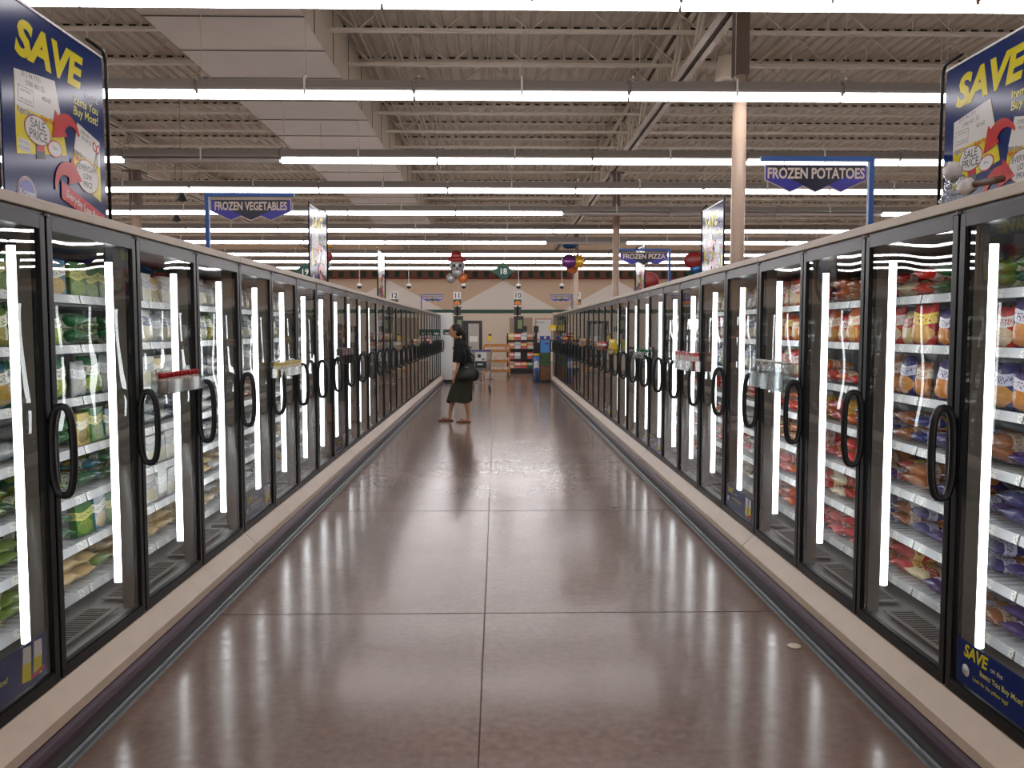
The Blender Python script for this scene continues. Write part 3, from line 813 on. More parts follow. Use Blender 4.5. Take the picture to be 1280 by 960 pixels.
bin_(1, 12.4, 13.2, 1.25, 1.38, ('red_packet', 5, lambda: box_me(.12, .12, .05, PK['redwhite']), ('red-topped packet', 'beyond the yellow pouches', 'packet', 'red-topped packets in the door bin')), 'clear bin of red packets beyond the yellow pouches')
bin_(1, 15.2, 15.9, 1.25, 1.4, ('pink_packet', 4, lambda: box_me(.12, .14, .05, PK['cream']), ('cream and red packet', 'far right freezer door', 'packet', 'cream packets in the far right bin')), 'clear bin of cream packets far down the right run')
bin_(1, 19.2, 20.0, 1.25, 1.42, ('red_packet', 4, lambda: box_me(.14, .17, .05, PK['red']), ('red packet', 'farthest right bin', 'packet', 'red packets in the farthest right bin')), 'clear bin of red packets farthest down the right run')

# ------------------------------------------------------------------ SAVE signs on the case tops
def ell(cx, cy, a, b, n=28, rot=0):
    out = []
    for k in range(n):
        t = 2 * PI * k / n; x, y = a * math.cos(t), b * math.sin(t)
        out.append((cx + x * math.cos(rot) - y * math.sin(rot), cy + x * math.sin(rot) + y * math.cos(rot)))
    return out
def save_panel(M0, full=True):
    """panel in a local plane: x 0...77 reading direction, y 0...82 up, z out"""
    mb = MB(); PW, PH = .77, .84
    rc = .03; poly = []
    for cx, cy, a0 in ((PW - rc, rc, -90), (PW - rc, PH - rc, 0), (rc, PH - rc, 90), (rc, rc, 180)):
        for q in range(5):
            a = math.radians(a0 + q * 22.5); poly.append((cx + rc * math.cos(a), cy + rc * math.sin(a)))
    mb.prism(poly, -.006, 0, M_navy, M0)
    mb.prism(poly, -.008, -.0062, M_white, M0)
    mb.box((.0, PH - .004, -.010), (PW, PH + .006, .004), M_chrome, M=M0)
    def T(x, y, z=.0, r=0.0): return M0 @ Matrix.Translation((x, y, z)) @ Matrix.Rotation(r, 4, 'Z')
    mb.text('SAVE', .182, M_yel, T(.325, .705), bold=.045, shear=.22, ext=.001, sx=1.16)
    mb.text('on the', .045, M_white, T(.60, .635), ext=.001, align='LEFT')
    mb.text('Items You', .052, M_ylt, T(.50, .590), bold=.012, ext=.001, align='LEFT', shear=.1)
    mb.text('Buy Most!', .052, M_ylt, T(.50, .545), bold=.012, ext=.001, align='LEFT', shear=.1)
    # first shelf tag
    mb.prism([(.08, .28), (.44, .345), (.36, .62), (.08, .585)], 0, .001, M_yel, M0)
    mb.prism([(.08, .455), (.405, .465), (.36, .62), (.08, .585)], .0011, .0018, M_white, M0)
    for q in range(3): mb.text('lorem'[0:0] + ['20 5 94 7731', '3780 401 52', '40160'][q], .026, M_grey, T([.12, .15, .26][q], [.580, .553, .525][q], .0019, .06), ext=.0004, align='LEFT')
    mb.box((.10, .475, .0019), (.20, .535, .0021), M_redD, M=M0); mb.box((.102, .477, .0022), (.198, .533, .0024), M_white, M=M0)
    mb.text('PER OUNCE', .014, M_grey, T(.15, .487, .0025), ext=.0002); mb.text('UNIT PRICE', .014, M_grey, T(.15, .52, .0025), ext=.0002)
    mb.text('Right Store.', .030, M_blue, T(.09, .446, .0012), bold=.012, ext=.0006, align='LEFT', sx=.85); mb.text('Right Price.', .030, M_red, T(.25, .450, .0012), bold=.012, ext=.0006, align='LEFT', sx=.85)
    mb.prism(ell(.225, .395, .092, .056), .0012, .0020, M_redD, M0); mb.prism(ell(.225, .395, .087, .052), .0021, .0026, M_white, M0)
    mb.text('SALE', .050, M_blk, T(.225, .415, .0027), bold=.01, ext=.0004); mb.text('PRICE', .050, M_blk, T(.225, .374, .0027), bold=.01, ext=.0004)
    mb.prism([(.21, .285), (.275, .298), (.265, .352), (.205, .340)], .0012, .002, M_blk, M0); mb.prism([(.215, .315), (.27, .326), (.265, .348), (.21, .337)], .0021, .0026, M_red, M0)
    mb.box((.095, .298, .0012), (.17, .342, .0016), M_white, M=M0); mb.text('UNIT PRICE', .012, M_grey, T(.13, .33, .0017), ext=.0002); mb.text('PER OUNCE', .012, M_grey, T(.13, .31, .0017), ext=.0002)
    mb.prism(ell(.345, .352, .055, .034, rot=.1), .0012, .0018, M_red, M0); mb.prism(ell(.345, .352, .049, .029, rot=.1), .0019, .0023, M_white, M0); mb.text('Save', .02, M_grey, T(.345, .355, .0024), ext=.0003)
    # second shelf tag
    mb.prism([(.47, .275), (.72, .20), (.72, .46), (.53, .50)], 0, .001, M_yel, M0)
    mb.prism([(.495, .385), (.72, .35), (.72, .46), (.53, .50)], .0011, .0018, M_white, M0)
    mb.text('3780 401', .022, M_grey, T(.55, .472, .0019, -.15), ext=.0004, align='LEFT'); mb.text('40160 52', .022, M_grey, T(.56, .448, .0019, -.15), ext=.0004, align='LEFT')
    mb.text('Right Store.', .024, M_blue, T(.495, .378, .0020, -.12), bold=.012, ext=.0006, align='LEFT', sx=.85); mb.text('Right Price.', .024, M_red, T(.495, .358, .0020, -.12), bold=.012, ext=.0006, align='LEFT', sx=.85)
    mb.prism(ell(.60, .29, .098, .070, rot=-.1), .0019, .0025, M_redD, M0); mb.prism(ell(.60, .29, .093, .066, rot=-.1), .0026, .0030, M_white, M0)
    for q, w in enumerate(('EVERYDAY', 'LOW', 'PRICE')): mb.text(w, .034, M_blk, T(.60, .322 - q * .034, .0031), bold=.008, ext=.0003, sx=.9)
    # scissors
    mb.prism(ell(.672, .430, .016, .022, rot=.5), .002, .0026, M_red, M0); mb.prism(ell(.672, .430, .009, .014, rot=.5), .0027, .0029, M_white, M0)
    mb.prism(ell(.702, .425, .016, .022, rot=-.4), .002, .0026, M_red, M0); mb.prism(ell(.702, .425, .009, .014, rot=-.4), .0027, .0029, M_white, M0)
    mb.prism([(.684, .41), (.690, .41), (.665, .34), (.660, .342)], .0022, .0027, M_grey, M0); mb.prism([(.688, .41), (.694, .41), (.690, .335), (.686, .335)], .0022, .0027, M_grey, M0)
    # red arrows
    def arc(cx, cy, r, a0, a1, w0, w1, hx):
        out = []; inn = []; n = 12
        for q in range(n + 1):
            t = q / n; a = math.radians(a0 + (a1 - a0) * t); w = w0 + (w1 - w0) * t
            out.append((cx + (r + w) * math.cos(a), cy + (r + w) * math.sin(a))); inn.append((cx + (r - w) * math.cos(a), cy + (r - w) * math.sin(a)))
        mb.prism(out + inn[::-1], .0032, .0042, M_red, M0)
        a = math.radians(a1); tx, ty = -math.sin(a) * hx, math.cos(a) * hx
        c = (cx + r * math.cos(a), cy + r * math.sin(a))
        mb.prism([(c[0] + math.cos(a) * .06, c[1] + math.sin(a) * .06), (c[0] - math.cos(a) * .06, c[1] - math.sin(a) * .06), (c[0] + tx * .10, c[1] + ty * .10)], .0033, .0044, M_red, M0)
    arc(.46, .40, .09, 30, 135, .005, .034, 1)
    arc(.43, .20, .09, 185, 75, .005, .034, -1)
    # red ribbon and logo
    mb.prism([(.38, .165), (.74, .075), (.74, .145), (.38, .235)], .0035, .0045, M_red, M0)
    mb.text('Everyday Low Price', .042, M_white, T(.56, .155, .0046, -.245), bold=.015, ext=.0004, sx=.88)
    mb.prism(ell(.135, .145, .062, .062), .001, .002, M_white, M0); mb.prism(ell(.135, .145, .058, .058), .0021, .0026, M_redD, M0); mb.prism(ell(.135, .145, .054, .054), .0027, .0031, M_white, M0)
    mb.prism(ell(.135, .145, .051, .051), .0032, .0036, M_blue, M0); mb.text('Kroger', .036, M_white, T(.135, .145, .0037), bold=.02, ext=.0004)
    mb.text('Look for the yellow tags!', .042, M_ylt, T(.40, .035, .001), bold=.01, ext=.0006)
    return mb
def clip_below(o, co, no):
    bm = bmesh.new(); bm.from_mesh(o.data)
    bmesh.ops.bisect_plane(bm, geom=bm.verts[:] + bm.edges[:] + bm.faces[:], plane_co=co, plane_no=no, clear_inner=True)
    bm.to_mesh(o.data); bm.free()
def save_sign(s, ya, z0, lab):
    root = empty('sale_sign', (s * (WS[s] + (.10 if s < 0 else .435)), ya, 1.951), lab, 'sign', 'sale signs standing on the freezer tops')
    if s < 0: M0 = Matrix(((0, 0, 1, 0), (1, 0, 0, 0), (0, 1, 0, z0 - 1.951), (0, 0, 0, 1)))
    else: M0 = Matrix(((0, 0, -1, 0), (-1, 0, 0, .77), (0, 1, 0, z0 - 1.951), (0, 0, 0, 1)))
    pn_ = save_panel(M0).obj('panel', root); clip_below(pn_, (0, 0, .012), (0, 0, 1))
    top = z0 + .84 - 1.951
    for e, nm in ((0, 'near'), (1, 'far')):
        y = -.035 if e == 0 else .805
        d = 1 if e == 0 else -1
        pts = [(0, y, 0), (0, y, top - .02)] + [(0, y + d * (.035 - .035 * math.cos(t)), top - .02 + .055 * math.sin(t)) for t in (.4, .8, 1.2, 1.57)] + [(s * .02, y + d * .13, top + .052)]
        MB().tube(pts, .008, M_black, n=8).box((-.035, y - .03, 0), (.035, y + .03, .008), M_black).obj('post', root)
    MB().tube([(s * .014, -.03, .03), (s * .014, .80, .03)], .005, M_black, n=6).obj('crossbar', root)
save_sign(-1, 3.02, 1.915, 'large navy and yellow SAVE sign nearest the camera on the left freezers')
save_sign(1, 3.14, 1.915, 'large navy and yellow SAVE sign nearest the camera on the right freezers')
save_sign(-1, 7.86, 1.885, 'narrow-looking SAVE sign on the left freezers beyond the vegetable sign')
save_sign(-1, 12.3, 1.885, 'small distant SAVE sign, farthest on the left freezers')
save_sign(1, 7.72, 1.915, 'SAVE sign on the right freezers beside the cream column')
save_sign(1, 11.8, 1.915, 'distant SAVE sign on the right freezers below the pizza sign')

# ------------------------------------------------------------------ hanging aisle name signs on blue brackets
def name_sign(s, x, y, z, words, lab, w=.58):
    """blue post on the case top, arm towards the aisle, pennant board hanging from it"""
    root = empty('category_sign', (x, y, 1.951), lab, 'sign', 'blue category signs on poles')
    d = -s      # arm direction
    zz = z - 1.951
    MB().box((-.014, -.014, 0), (.014, .014, zz), M_pole).box((-.05, -.05, 0), (.05, .05, .008), M_pole).obj('pole', root)
    MB().box((-.014 * d, -.012, zz - .026), (d * (w + .05), .012, zz), M_pole).obj('arm', root)
    L = (w + .05) / 2 * d
    M0 = Matrix.Translation((L, -.0, zz - .045)) @ RX
    h = .085; hp = .155; W2 = w / 2
    o1 = [(-W2, 0), (-W2, -h), (-W2 * .5, -hp), (-W2 * .25, -hp + .032), (0, -hp), (W2 * .25, -hp + .032), (W2 * .5, -hp), (W2, -h), (W2, 0)]
    b = MB(); b.prism(o1[::-1], -.003, .003, M_cream, M0)
    i1 = [(-W2 + .004, -.004), (-W2 + .004, -h + .002), (-W2 * .5, -hp + .006), (-W2 * .25, -hp + .038), (0, -hp + .006), (W2 * .25, -hp + .038), (W2 * .5, -hp + .006), (W2 - .004, -h + .002), (W2 - .004, -.004)]
    b.prism(i1[::-1], .0031, .004, M_blue, M0)
    b.prism([(-W2 + .004, -.004), (-W2 * .55, -h * .85), (0, -hp + .008), (W2 * .55, -h * .85), (W2 - .004, -.004)][::-1], .0041, .0048, M_dnavy, M0)
    b.text(words, .082, M_cream, M0 @ Matrix.Translation((0, -.052, .0049)), bold=.03, ext=.0005, sx=(w - .03) / (.082 * len(words) * .60))
    b.obj('board', root)
    hk = MB()
    for q in (-.62, .62): hk.tube([(L + q * W2, 0, zz - .045), (L + q * W2, 0, zz - .02)], .002, M_chrome, n=4)
    hk.obj('hook', root)
name_sign(-1, -2.10, 6.12, 2.545, 'FROZEN VEGETABLES', 'blue pennant sign reading FROZEN VEGETABLES on a blue pole')
name_sign(1, 2.12, 4.72, 2.53, 'FROZEN POTATOES', 'blue pennant sign reading FROZEN POTATOES on a blue pole')
name_sign(1, 2.12, 10.2, 2.55, 'FROZEN PIZZA', 'blue pennant sign reading FROZEN PIZZA midway along the right freezers')
name_sign(-1, -2.10, 23.2, 2.55, 'FROZEN ENTREES', 'tiny distant blue pennant sign reading FROZEN ENTREES on the left')
name_sign(1, 2.10, 23.2, 2.55, 'FROZEN PIZZA', 'tiny distant blue FROZEN PIZZA sign at the far end of the right freezers')

# plastic-wrapped bits lying on the near right case top
mb = MB()
Mw = mat('wrap_white', rgb(210, 205, 205), .2)
r0 = empty('wrapped_decoration', (1.76, 3.06, 2.04), 'crumpled clear-wrapped decoration with a brown stick on the right freezer top', 'decoration')
def blob(c, r, seed, mt, n=12, m=9, amp=.15):
    rn = random.Random(seed); vs = []; fs = []
    for j in range(m + 1):
        for i in range(n):
            t = PI * j / m; a = 2 * PI * i / n; k = 1 + rn.uniform(-amp, amp) * (0 < j < m)
            vs.append((c[0] + r[0] * math.sin(t) * math.cos(a) * k, c[1] + r[1] * math.sin(t) * math.sin(a) * k, c[2] + r[2] * math.cos(t) * k))
    for j in range(m):
        for i in range(n): fs.append((j * n + i, j * n + (i + 1) % n, (j + 1) * n + (i + 1) % n, (j + 1) * n + i))
    return vs, fs
w1 = MB(); w1.add(*blob((-.04, .04, .05), (.035, .07, .035), 1, Mw), M_pet, True); w1.add(*blob((-.03, .10, .11), (.03, .04, .04), 2, Mw), Mw, True); w1.add(*blob((-.03, .12, .0), (.03, .04, .03), 3, Mw), M_pet, True); w1.add(*blob((-.04, -.02, .035), (.03, .04, .03), 6, Mw), Mw, True)
w1.obj('wrapper', r0)
MB().tube([(-.03, -.03, .04), (-.03, -.18, .03), (-.03, -.22, .028)], .012, mat('stick_brown', rgb(96, 62, 40), .5), n=8).obj('stick', r0)

# ------------------------------------------------------------------ aisle number diamonds
def diamond(x, y, z, num, lab):
    root = empty('aisle_marker', (x, y, z), lab, 'sign', 'green aisle number markers')
    M0 = RX
    b = MB(); b.prism([(0, -.22), (.17, -.07), (.30, 0), (.17, .07), (0, .22), (-.17, .07), (-.30, 0), (-.17, -.07)], -.02, .02, M_green, M0)
    b.text(num, .19, M_white, Matrix.Translation((0, -.021, 0)) @ M0, bold=.02, ext=.0)
    b.obj('board', root)
    MB().tube([(-.1, 0, .10), (-.1, 0, 3.485)], .003, M_chrome, n=4).tube([(.1, 0, .10), (.1, 0, 3.485)], .003, M_chrome, n=4).obj('wire', root)
def at(px, y): return (px - 621) * y / F
diamond(at(629, 20), 20, 2.96, '18', 'green diamond aisle marker numbered 18 over the aisle')
diamond(at(384, 20), 20, 2.94, '19', 'green diamond aisle marker partly behind the left SAVE sign')
diamond(at(872, 20), 20, 2.94, '17', 'green diamond aisle marker partly behind the right SAVE sign')

# hanging dome cameras and pendants
for px, lab in ((451, 'leftmost'), (512, 'second from left'), (580, 'beside the skull balloon'), (648, 'right of the number 18 marker'), (702, 'below the foil balloons')):
    y = 34.0; x = at(px, y); z = 3.35
    r = empty('dome_camera', (x, y, z), 'small hanging dark dome camera on a thin white rod, %s' % lab, 'camera', 'dome cameras hanging before the back wall')
    MB().tube([(0, 0, .10), (0, 0, 2.08 if px == 512 else 3.1)], .012, M_white, n=6).obj('rod', r)
    MB().lathe([(.02, .12), (.10, .08), (.11, .0)], M_white, n=16).obj('housing', r)
    MB().lathe([(.10, -.001), (.08, -.06), (.03, -.10), (.005, -.105)], M_black, n=16).obj('dome', r)
r = empty('ceiling_speaker', (3.20, 11.7, 5.0), 'round white drum hanging from the roof beside the cream column', 'speaker')
MB().lathe([(.03, .34), (.13, .33), (.15, .05), (.17, .0), (.12, -.01)], M_duct, n=24).obj('drum', r); MB().lathe([(.11, -.0115), (.09, -.02)], M_house, n=20).obj('grille', r)
MB().tube([(0, 0, .33), (0, 0, 1.46)], .006, M_chrome, n=5).obj('rod', r)
for i, (px, py, y, q) in enumerate([(235, 252, 16.5, 'upper'), (228, 277, 19.5, 'lower')]):
    z = H + y * math.tan(math.atan((480 - py) / F) - PITCH)
    r = MB().lathe([(.002, .22), (.10, 0), (.002, -.03)], M_black, n=4, smooth=False).tube([(0, 0, .2), (0, 0, 6.45 - z)], .003, M_black, n=4).obj('hanging_pyramid', loc=(at(px, y), y, z))
    tag(r, 'small dark pyramid hanging above the left freezers, the %s one' % q, 'ornament', 'dark hanging pyramids')

# ------------------------------------------------------------------ foil balloons
M_foil_p = mat('foil_purple', rgb(110, 60, 120), .2, metal=.5); M_foil_y = mat('foil_yellow', rgb(214, 170, 50), .22, metal=.4); M_foil_r = mat('foil_red', rgb(140, 34, 34), .3)
M_foil_g = mat('foil_grey', rgb(150, 150, 150), .3, metal=.3); M_foil_o = mat('foil_orange', rgb(206, 110, 50), .25, metal=.3); M_foil_b = mat('foil_blue', rgb(30, 90, 140), .25, metal=.3)
def string(root, a, b):
    MB().tube([a, ((a[0] + b[0]) / 2 + .03, a[1], (a[2] + b[2]) / 2), b], .004, M_white, n=4).obj('ribbon', root)
y = 27.6; x = at(572, y); z = H + (413 - 333) * y / F
r = empty('foil_balloon', (x, y, z), 'grey skull-shaped foil balloon wearing a red hat above lane 11', 'balloon')
sk = MB(); sk.add(*blob((0, 0, 0), (.25, .12, .23), 4, None, 20, 12, .02), M_foil_g, True); sk.add(*blob((0, 0, -.22), (.16, .09, .16), 5, None, 16, 10, .02), M_foil_g, True); sk.obj('skull', r)
ht = MB(); ht.add(*blob((0, -.02, .20), (.34, .12, .09), 8, None, 18, 10, .03), M_foil_r, True); ht.add(*blob((-.03, 0, .33), (.18, .10, .17), 9, None, 16, 10, .03), M_foil_r, True); ht.obj('hat', r)
ey = MB()
for dx in (-.12, .12): ey.add(*blob((dx * .85, -.115, .0), (.062, .03, .058), 10, None, 12, 8, .02), M_blk, True)
ey.add(*blob((0, -.125, -.10), (.03, .02, .04), 10, None, 8, 6, 0), M_blk, True); ey.obj('face_print', r)
string(r, (0, 0, -.30), (.0, .05, -1.15))
for k, (dx, dz) in enumerate(((-.22, -.5), (.18, -.48))):
    b = MB(); b.add(*blob((0, 0, 0), (.15, .08, .17), 20 + k, None, 14, 10, .03), (M_foil_g, M_foil_o)[k], True)
    o = b.obj('foil_balloon', loc=(x + dx, y + .2, z + dz * .8)); tag(o, ('silver', 'orange')[k] + ' small foil balloon tied beneath the skull balloon', 'balloon', 'small balloons above lane 11')
y = 28; x = at(717, y); z = H + (413 - 328) * y / F
for k, (dx, dz, rr, mt, nm) in enumerate(((-.17, .02, .24, M_foil_p, 'purple'), (.14, .03, .22, M_foil_y, 'yellow smiling-sun coloured'), (-.02, -.17, .2, M_foil_o, 'orange'))):
    vs = []; fs = []; n = 24
    b = MB(); b.add(*blob((0, 0, 0), (rr, rr * .45, rr), 30 + k, None, 20, 12, .02), mt, True)
    if k == 1:
        for q in range(12):
            a = 2 * PI * q / 12; b.add(*blob((math.cos(a) * rr, 0, math.sin(a) * rr), (.045, .03, .045), 33, None, 8, 6, 0), M_foil_o, True)
    o = b.obj('foil_balloon', loc=(x + dx, y + k * .18, z + dz)); tag(o, '%s round foil balloon in the cluster beside the distant column' % nm, 'balloon', 'balloon cluster beside the distant column')
MB().tube([(0, -.2, -.15), (-.05, -.2, -.7), (.02, -.2, -1.4)], .005, M_white, n=4).obj('ribbon', o)
o = MB().add(*blob((0, 0, 0), (.26, .1, .1), 41, None, 14, 8, .15), M_foil_b, True).obj('foil_balloon', loc=(at(712, y), y, H + (413 - 308) * y / F)); tag(o, 'blue foil balloon floating above the purple and yellow ones', 'balloon')
y = 18; x = at(407, y); z = H + (413 - 322) * y / F
r = empty('foil_balloon', (x, y, z), 'dark foil balloon with a yellow crest behind the left SAVE sign', 'balloon')
MB().add(*blob((0, 0, 0), (.20, .09, .15), 51, None, 16, 10, .04), M_foil_r, True).add(*blob((0, -.02, .22), (.19, .06, .06), 51, None, 14, 8, .04), M_foil_y, True).add(*blob((.02, 0, -.18), (.13, .08, .12), 52, None, 14, 8, .04), M_foil_g, True).obj('foil_body', r)
string(r, (0, 0, -.28), (0, 0, -1.1))
y = 19; x = at(868, y); z = H + (413 - 326) * y / F
r = empty('foil_balloon', (x, y, z), 'dark red foil balloon behind the right SAVE sign', 'balloon')
MB().add(*blob((0, 0, 0), (.26, .09, .20), 53, None, 16, 10, .04), M_foil_r, True).add(*blob((.05, 0, -.2), (.16, .08, .14), 54, None, 14, 8, .04), M_foil_b, True).obj('foil_body', r)
string(r, (0, 0, -.28), (0, 0, -1.1))
y = 15; o = MB().add(*blob((0, 0, 0), (.17, .08, .17), 55, None, 14, 10, .04), M_foil_r, True).obj('foil_balloon', loc=(at(812, y), y, H + (413 - 352) * y / F)); tag(o, 'red and silver foil balloon just above the right freezers beneath the pizza sign', 'balloon')

# ------------------------------------------------------------------ far end of the aisle
# white end panels closing the left run
e = empty('end_panel', (-1.45, 24.40, 0), 'white end panel with black base closing the left freezer run', 'panel')
MB().box((-1.18, 0, .10), (.145, .06, 2.07), M_white, bev=.01).obj('panel', e); MB().box((-1.17, .005, 0), (.14, .055, .10), M_black).obj('base', e)
e = empty('end_panel', (1.69, 24.30, 0), 'narrow grey end post closing the right freezer run', 'panel')
MB().box((-.05, 0, .10), (1.0, .06, 2.08), M_trim, bev=.01).obj('panel', e); MB().box((-.045, .005, 0), (.99, .055, .10), M_black).obj('base', e)

def lane(px, num, y, lab):
    x = at(px, y)
    r = empty('checkout_lane_light', (x, y, 0), lab, 'lane sign', 'numbered checkout lane lights')
    MB().tube([(0, 0, .9), (0, 0, 2.5)], .03, M_black, n=10).obj('pole', r)
    MB().box((-.14, -.10, 2.74), (.14, .10, 3.02), M_white, bev=.01).text(num, .27, M_blk, Matrix.Translation((0, -.101, 2.88)) @ RX, bold=.02, ext=.001).obj('number_box', r)
    MB().box((-.14, -.10, 2.53), (.14, .10, 2.74), M_green).prism([(-.13, 2.54), (.13, 2.54), (.10, 2.64), (0, 2.71), (-.10, 2.64)], .101, .106, M_orange, RX).obj('picture_box', r)
    MB().box((-.13, -.05, 2.14), (-.03, .05, 2.44), M_black).box((.03, -.05, 2.14), (.13, .05, 2.44), M_black).tube([(-.19, 0, 2.44), (.19, 0, 2.44)], .01, M_black, n=6).obj('speaker', r)
    MB().box((-.06, -.14, 1.42), (.22, -.04, 2.10), M_black, bev=.01).box((.0, -.148, 1.62), (.17, -.141, 1.95), mat('screen_green', rgb(120, 140, 80), .3)).obj('monitor', r)
    MB().box((-.14, -.08, 1.0), (-.04, .06, 2.1), M_black).box((.20, -.10, 1.50), (.36, .0, 1.72), M_black).obj('bracket', r)
    c = empty('checkout_counter', (x, y + .4, 0), 'checkout counter under the lane %s light' % num, 'counter', 'checkout counters')
    MB().box((-.45, -.4, 0), (.45, 1.8, .82), M_walllow, bev=.02).obj('base', c); MB().box((-.48, -.43, .82), (.48, 1.83, .90), M_black, bev=.02).obj('belt', c)
lane(572, '11', 32, 'checkout lane light numbered 11 with orange picture box and monitor')
lane(647, '10', 32, 'checkout lane light numbered 10 with orange picture box and monitor')
lane(494, '12', 32, 'checkout lane light numbered 12 above the left freezers')
lane(721, '9', 32, 'checkout lane light numbered 9 half hidden by the slim distant column')

# board, notice and photo rack on the back wall
o = MB().box((0, -.04, 0), (1.15, 0, 1.45), mat('board_tan', rgb(170, 150, 126), .6), bev=.01).obj('bulletin_board', loc=(at(637, YB - .02), YB - .02, .75)); tag(o, 'tan notice board on the back wall behind lane 10', 'board')
o = MB().box((0, -.04, 0), (.86, 0, 1.10), mat('board_frame_pink', rgb(190, 130, 110), .5), bev=.01).box((.05, -.046, .05), (.81, -.041, 1.05), M_white).text('Specials', .14, M_blue, Matrix.Translation((.24, -.047, .92)) @ RX, ext=.001).obj('whiteboard', loc=(at(669, YB - .02), YB - .02, 1.05)); tag(o, 'white notice board with a pinkish frame on the back wall', 'board')
y = 36.5; r = empty('vending_display', (at(587, y), y, 0), 'black and white display cabinet behind the shopper with glare painted on its front', 'cabinet')
MB().box((-.35, 0, 0), (.55, .6, 1.98), M_black, bev=.02).obj('cabinet', r); MB().box((-.05, -.012, .5), (.42, -.002, 1.85), M_greyc).box((.0, -.016, 1.05), (.36, -.012, 1.30), M_white).obj('front_print_glare', r)  # white block paints the glare on the printed front

# magazine rack
y = 29.8; x0, x1 = at(634, y), at(668, y)
r = empty('magazine_rack', ((x0 + x1) / 2, y, 0), 'black four-tier magazine rack at the end of the aisle', 'rack')
hw = (x1 - x0) / 2
MB().box((-hw, .30, .05), (hw, .34, 1.45), M_black).obj('back', r)
MB().box((-hw, -.05, .0), (hw, .32, .14), M_black).obj('base', r)
for sx in (-1, 1): MB().box((sx * hw - .015, -.02, .05), (sx * hw + .015, .33, 1.36), M_black).obj('side_panel', r)
tz = [.16, .50, .86, 1.18]
for z in tz: MB().box((-hw, .0, z - .03), (hw, .31, z), M_black).box((-hw, -.01, z - .03), (hw, .0, z + .035), M_black).obj('shelf', r)
mc = [(['cream', 'redwhite', 'red', 'green']), (['redwhite', 'clear', None, 'redwhite']), (['orange', 'whitebox', 'red', 'cream']), (['yelbox', 'redwhite', 'whitebox', 'brown'])]
for i, z in enumerate(tz):
    for j, c in enumerate(mc[i]):
        if not c: continue
        w = (hw * 2 - .06) / 4
        o = MB().box((-w * .46, 0, 0), (w * .46, .015, .27), PK[c]).obj('magazine'); o.rotation_euler.x = -.12
        o.location = (r.location.x - hw + .03 + w * (j + .5), y + .03, z + .003)
        tag(o, '%s magazine, %s from the left on the %s rack tier up' % (CN[c], ordn(j), ordn(i)), 'magazine', 'magazines on the black rack')
# register terminal beside the rack
o = MB().box((0, 0, 0), (.24, .2, .30), M_black, bev=.02).box((.04, .05, .30), (.12, .12, .75), M_black).box((.0, .02, .62), (.16, .10, .84), M_black, bev=.01).obj('card_terminal', loc=(at(667, 27), 27, .86)); tag(o, 'black card terminal standing beside the magazine rack', 'terminal')
o = MB().box((-.02, 0, 0), (.30, .4, .855), M_black, bev=.01).obj('checkout_stand', loc=(at(667, 27), 27, 0)); tag(o, 'black narrow stand carrying the card terminal', 'stand')
# poster stand
y = 24.45; x0, x1 = at(674.5, y), at(688.5, y)
r = empty('poster_stand', ((x0 + x1) / 2, y, 0), 'black-framed standing poster of sky and green trees by the right freezers', 'poster stand')
hw = (x1 - x0) / 2; fr = MB()
fr.box((-hw, 0, 0), (hw, .30, .06), M_black); fr.box((-hw, 0, .06), (hw, .04, 1.28), M_black); fr.obj('frame', r)
ps = MB(); ps.box((-hw + .025, -.006, .90), (hw - .03, -.001, 1.265), M_skyb).box((-hw + .025, -.006, .50), (hw - .03, -.001, .90), M_leafg).box((-hw + .025, -.006, .08), (hw - .03, -.001, .50), M_brown)
ps.text('Farm', .07, M_red, Matrix.Translation((.0, -.0065, 1.17)) @ RX, ext=.0005) if False else None
ps.prism(ell(.04, 1.16, .06, .018), .0065, .0075, M_redD, RX)
ps.obj('poster', r)
o = MB().box((-.15, 0, 0), (.15, .2, .10), M_blue, bev=.01).box((-.03, -.004, .02), (.03, 0, .09), M_white).obj('leaflet_tray', loc=((x0 + x1) / 2, y + .06, 1.285)); tag(o, 'small blue tray of leaflets on top of the poster stand', 'tray')
# tall blue tube display with yellow top
r = empty('tube_display', (at(670.5, 24.6), 24.6, 0), 'slim blue and white bin with yellow top beside the poster stand', 'display')
MB().tube([(0, 0, .03), (0, 0, .80)], .085, pack_mat('tube_print', rgb(70, 120, 190), rgb(226, 226, 226), rgb(210, 190, 120), rgb(60, 90, 170)), n=18).obj('body', r)
MB().lathe([(.09, .80), (.10, .81), (.10, .85), (.09, .86)], M_yelp, n=18).obj('rim', r); MB().lathe([(.08, 0), (.09, .01), (.085, .03)], M_black, n=18).obj('base', r)
# wooden rack with jars
y = 27.2; x0, x1 = at(605, y), at(637, y); hw = (x1 - x0) / 2
r = empty('wooden_rack', ((x0 + x1) / 2, y, 0), 'light wooden display rack on castors behind the shopping cart', 'rack')
for sx in (-1, 1):
    for dy in (0, .38): MB().box((sx * hw - .022, dy, .08), (sx * hw + .022, dy + .04, 1.04), M_wood).obj('leg', r)
for z in (.20, .52, .86): 
    s_ = MB().box((-hw, 0, z - .02), (hw, .42, z), M_wood)
    s_.box((-hw, -.012, z), (hw, .0, z + .07), M_wood); s_.obj('shelf', r)
MB().box((-hw, .40, 1.0), (hw, .42, 1.10), M_wood).obj('back_rail', r)
for sx in (-1, 1): MB().tube([(sx * hw - .012, .02, .035), (sx * hw + .012, .02, .035)], .035, M_black, n=12).tube([(sx * hw, .02, .035), (sx * hw, .02, .09)], .01, M_black, n=6).obj('castor', r)
Mj = mat('jar_label', rgb(214, 190, 176), .4, vary=.4, vscale=60); jm = MB().lathe([(.035, 0), (.04, .01), (.04, .12), (.03, .13), (.03, .15)], Mj, n=12).mesh('jar')
rn = random.Random(5)
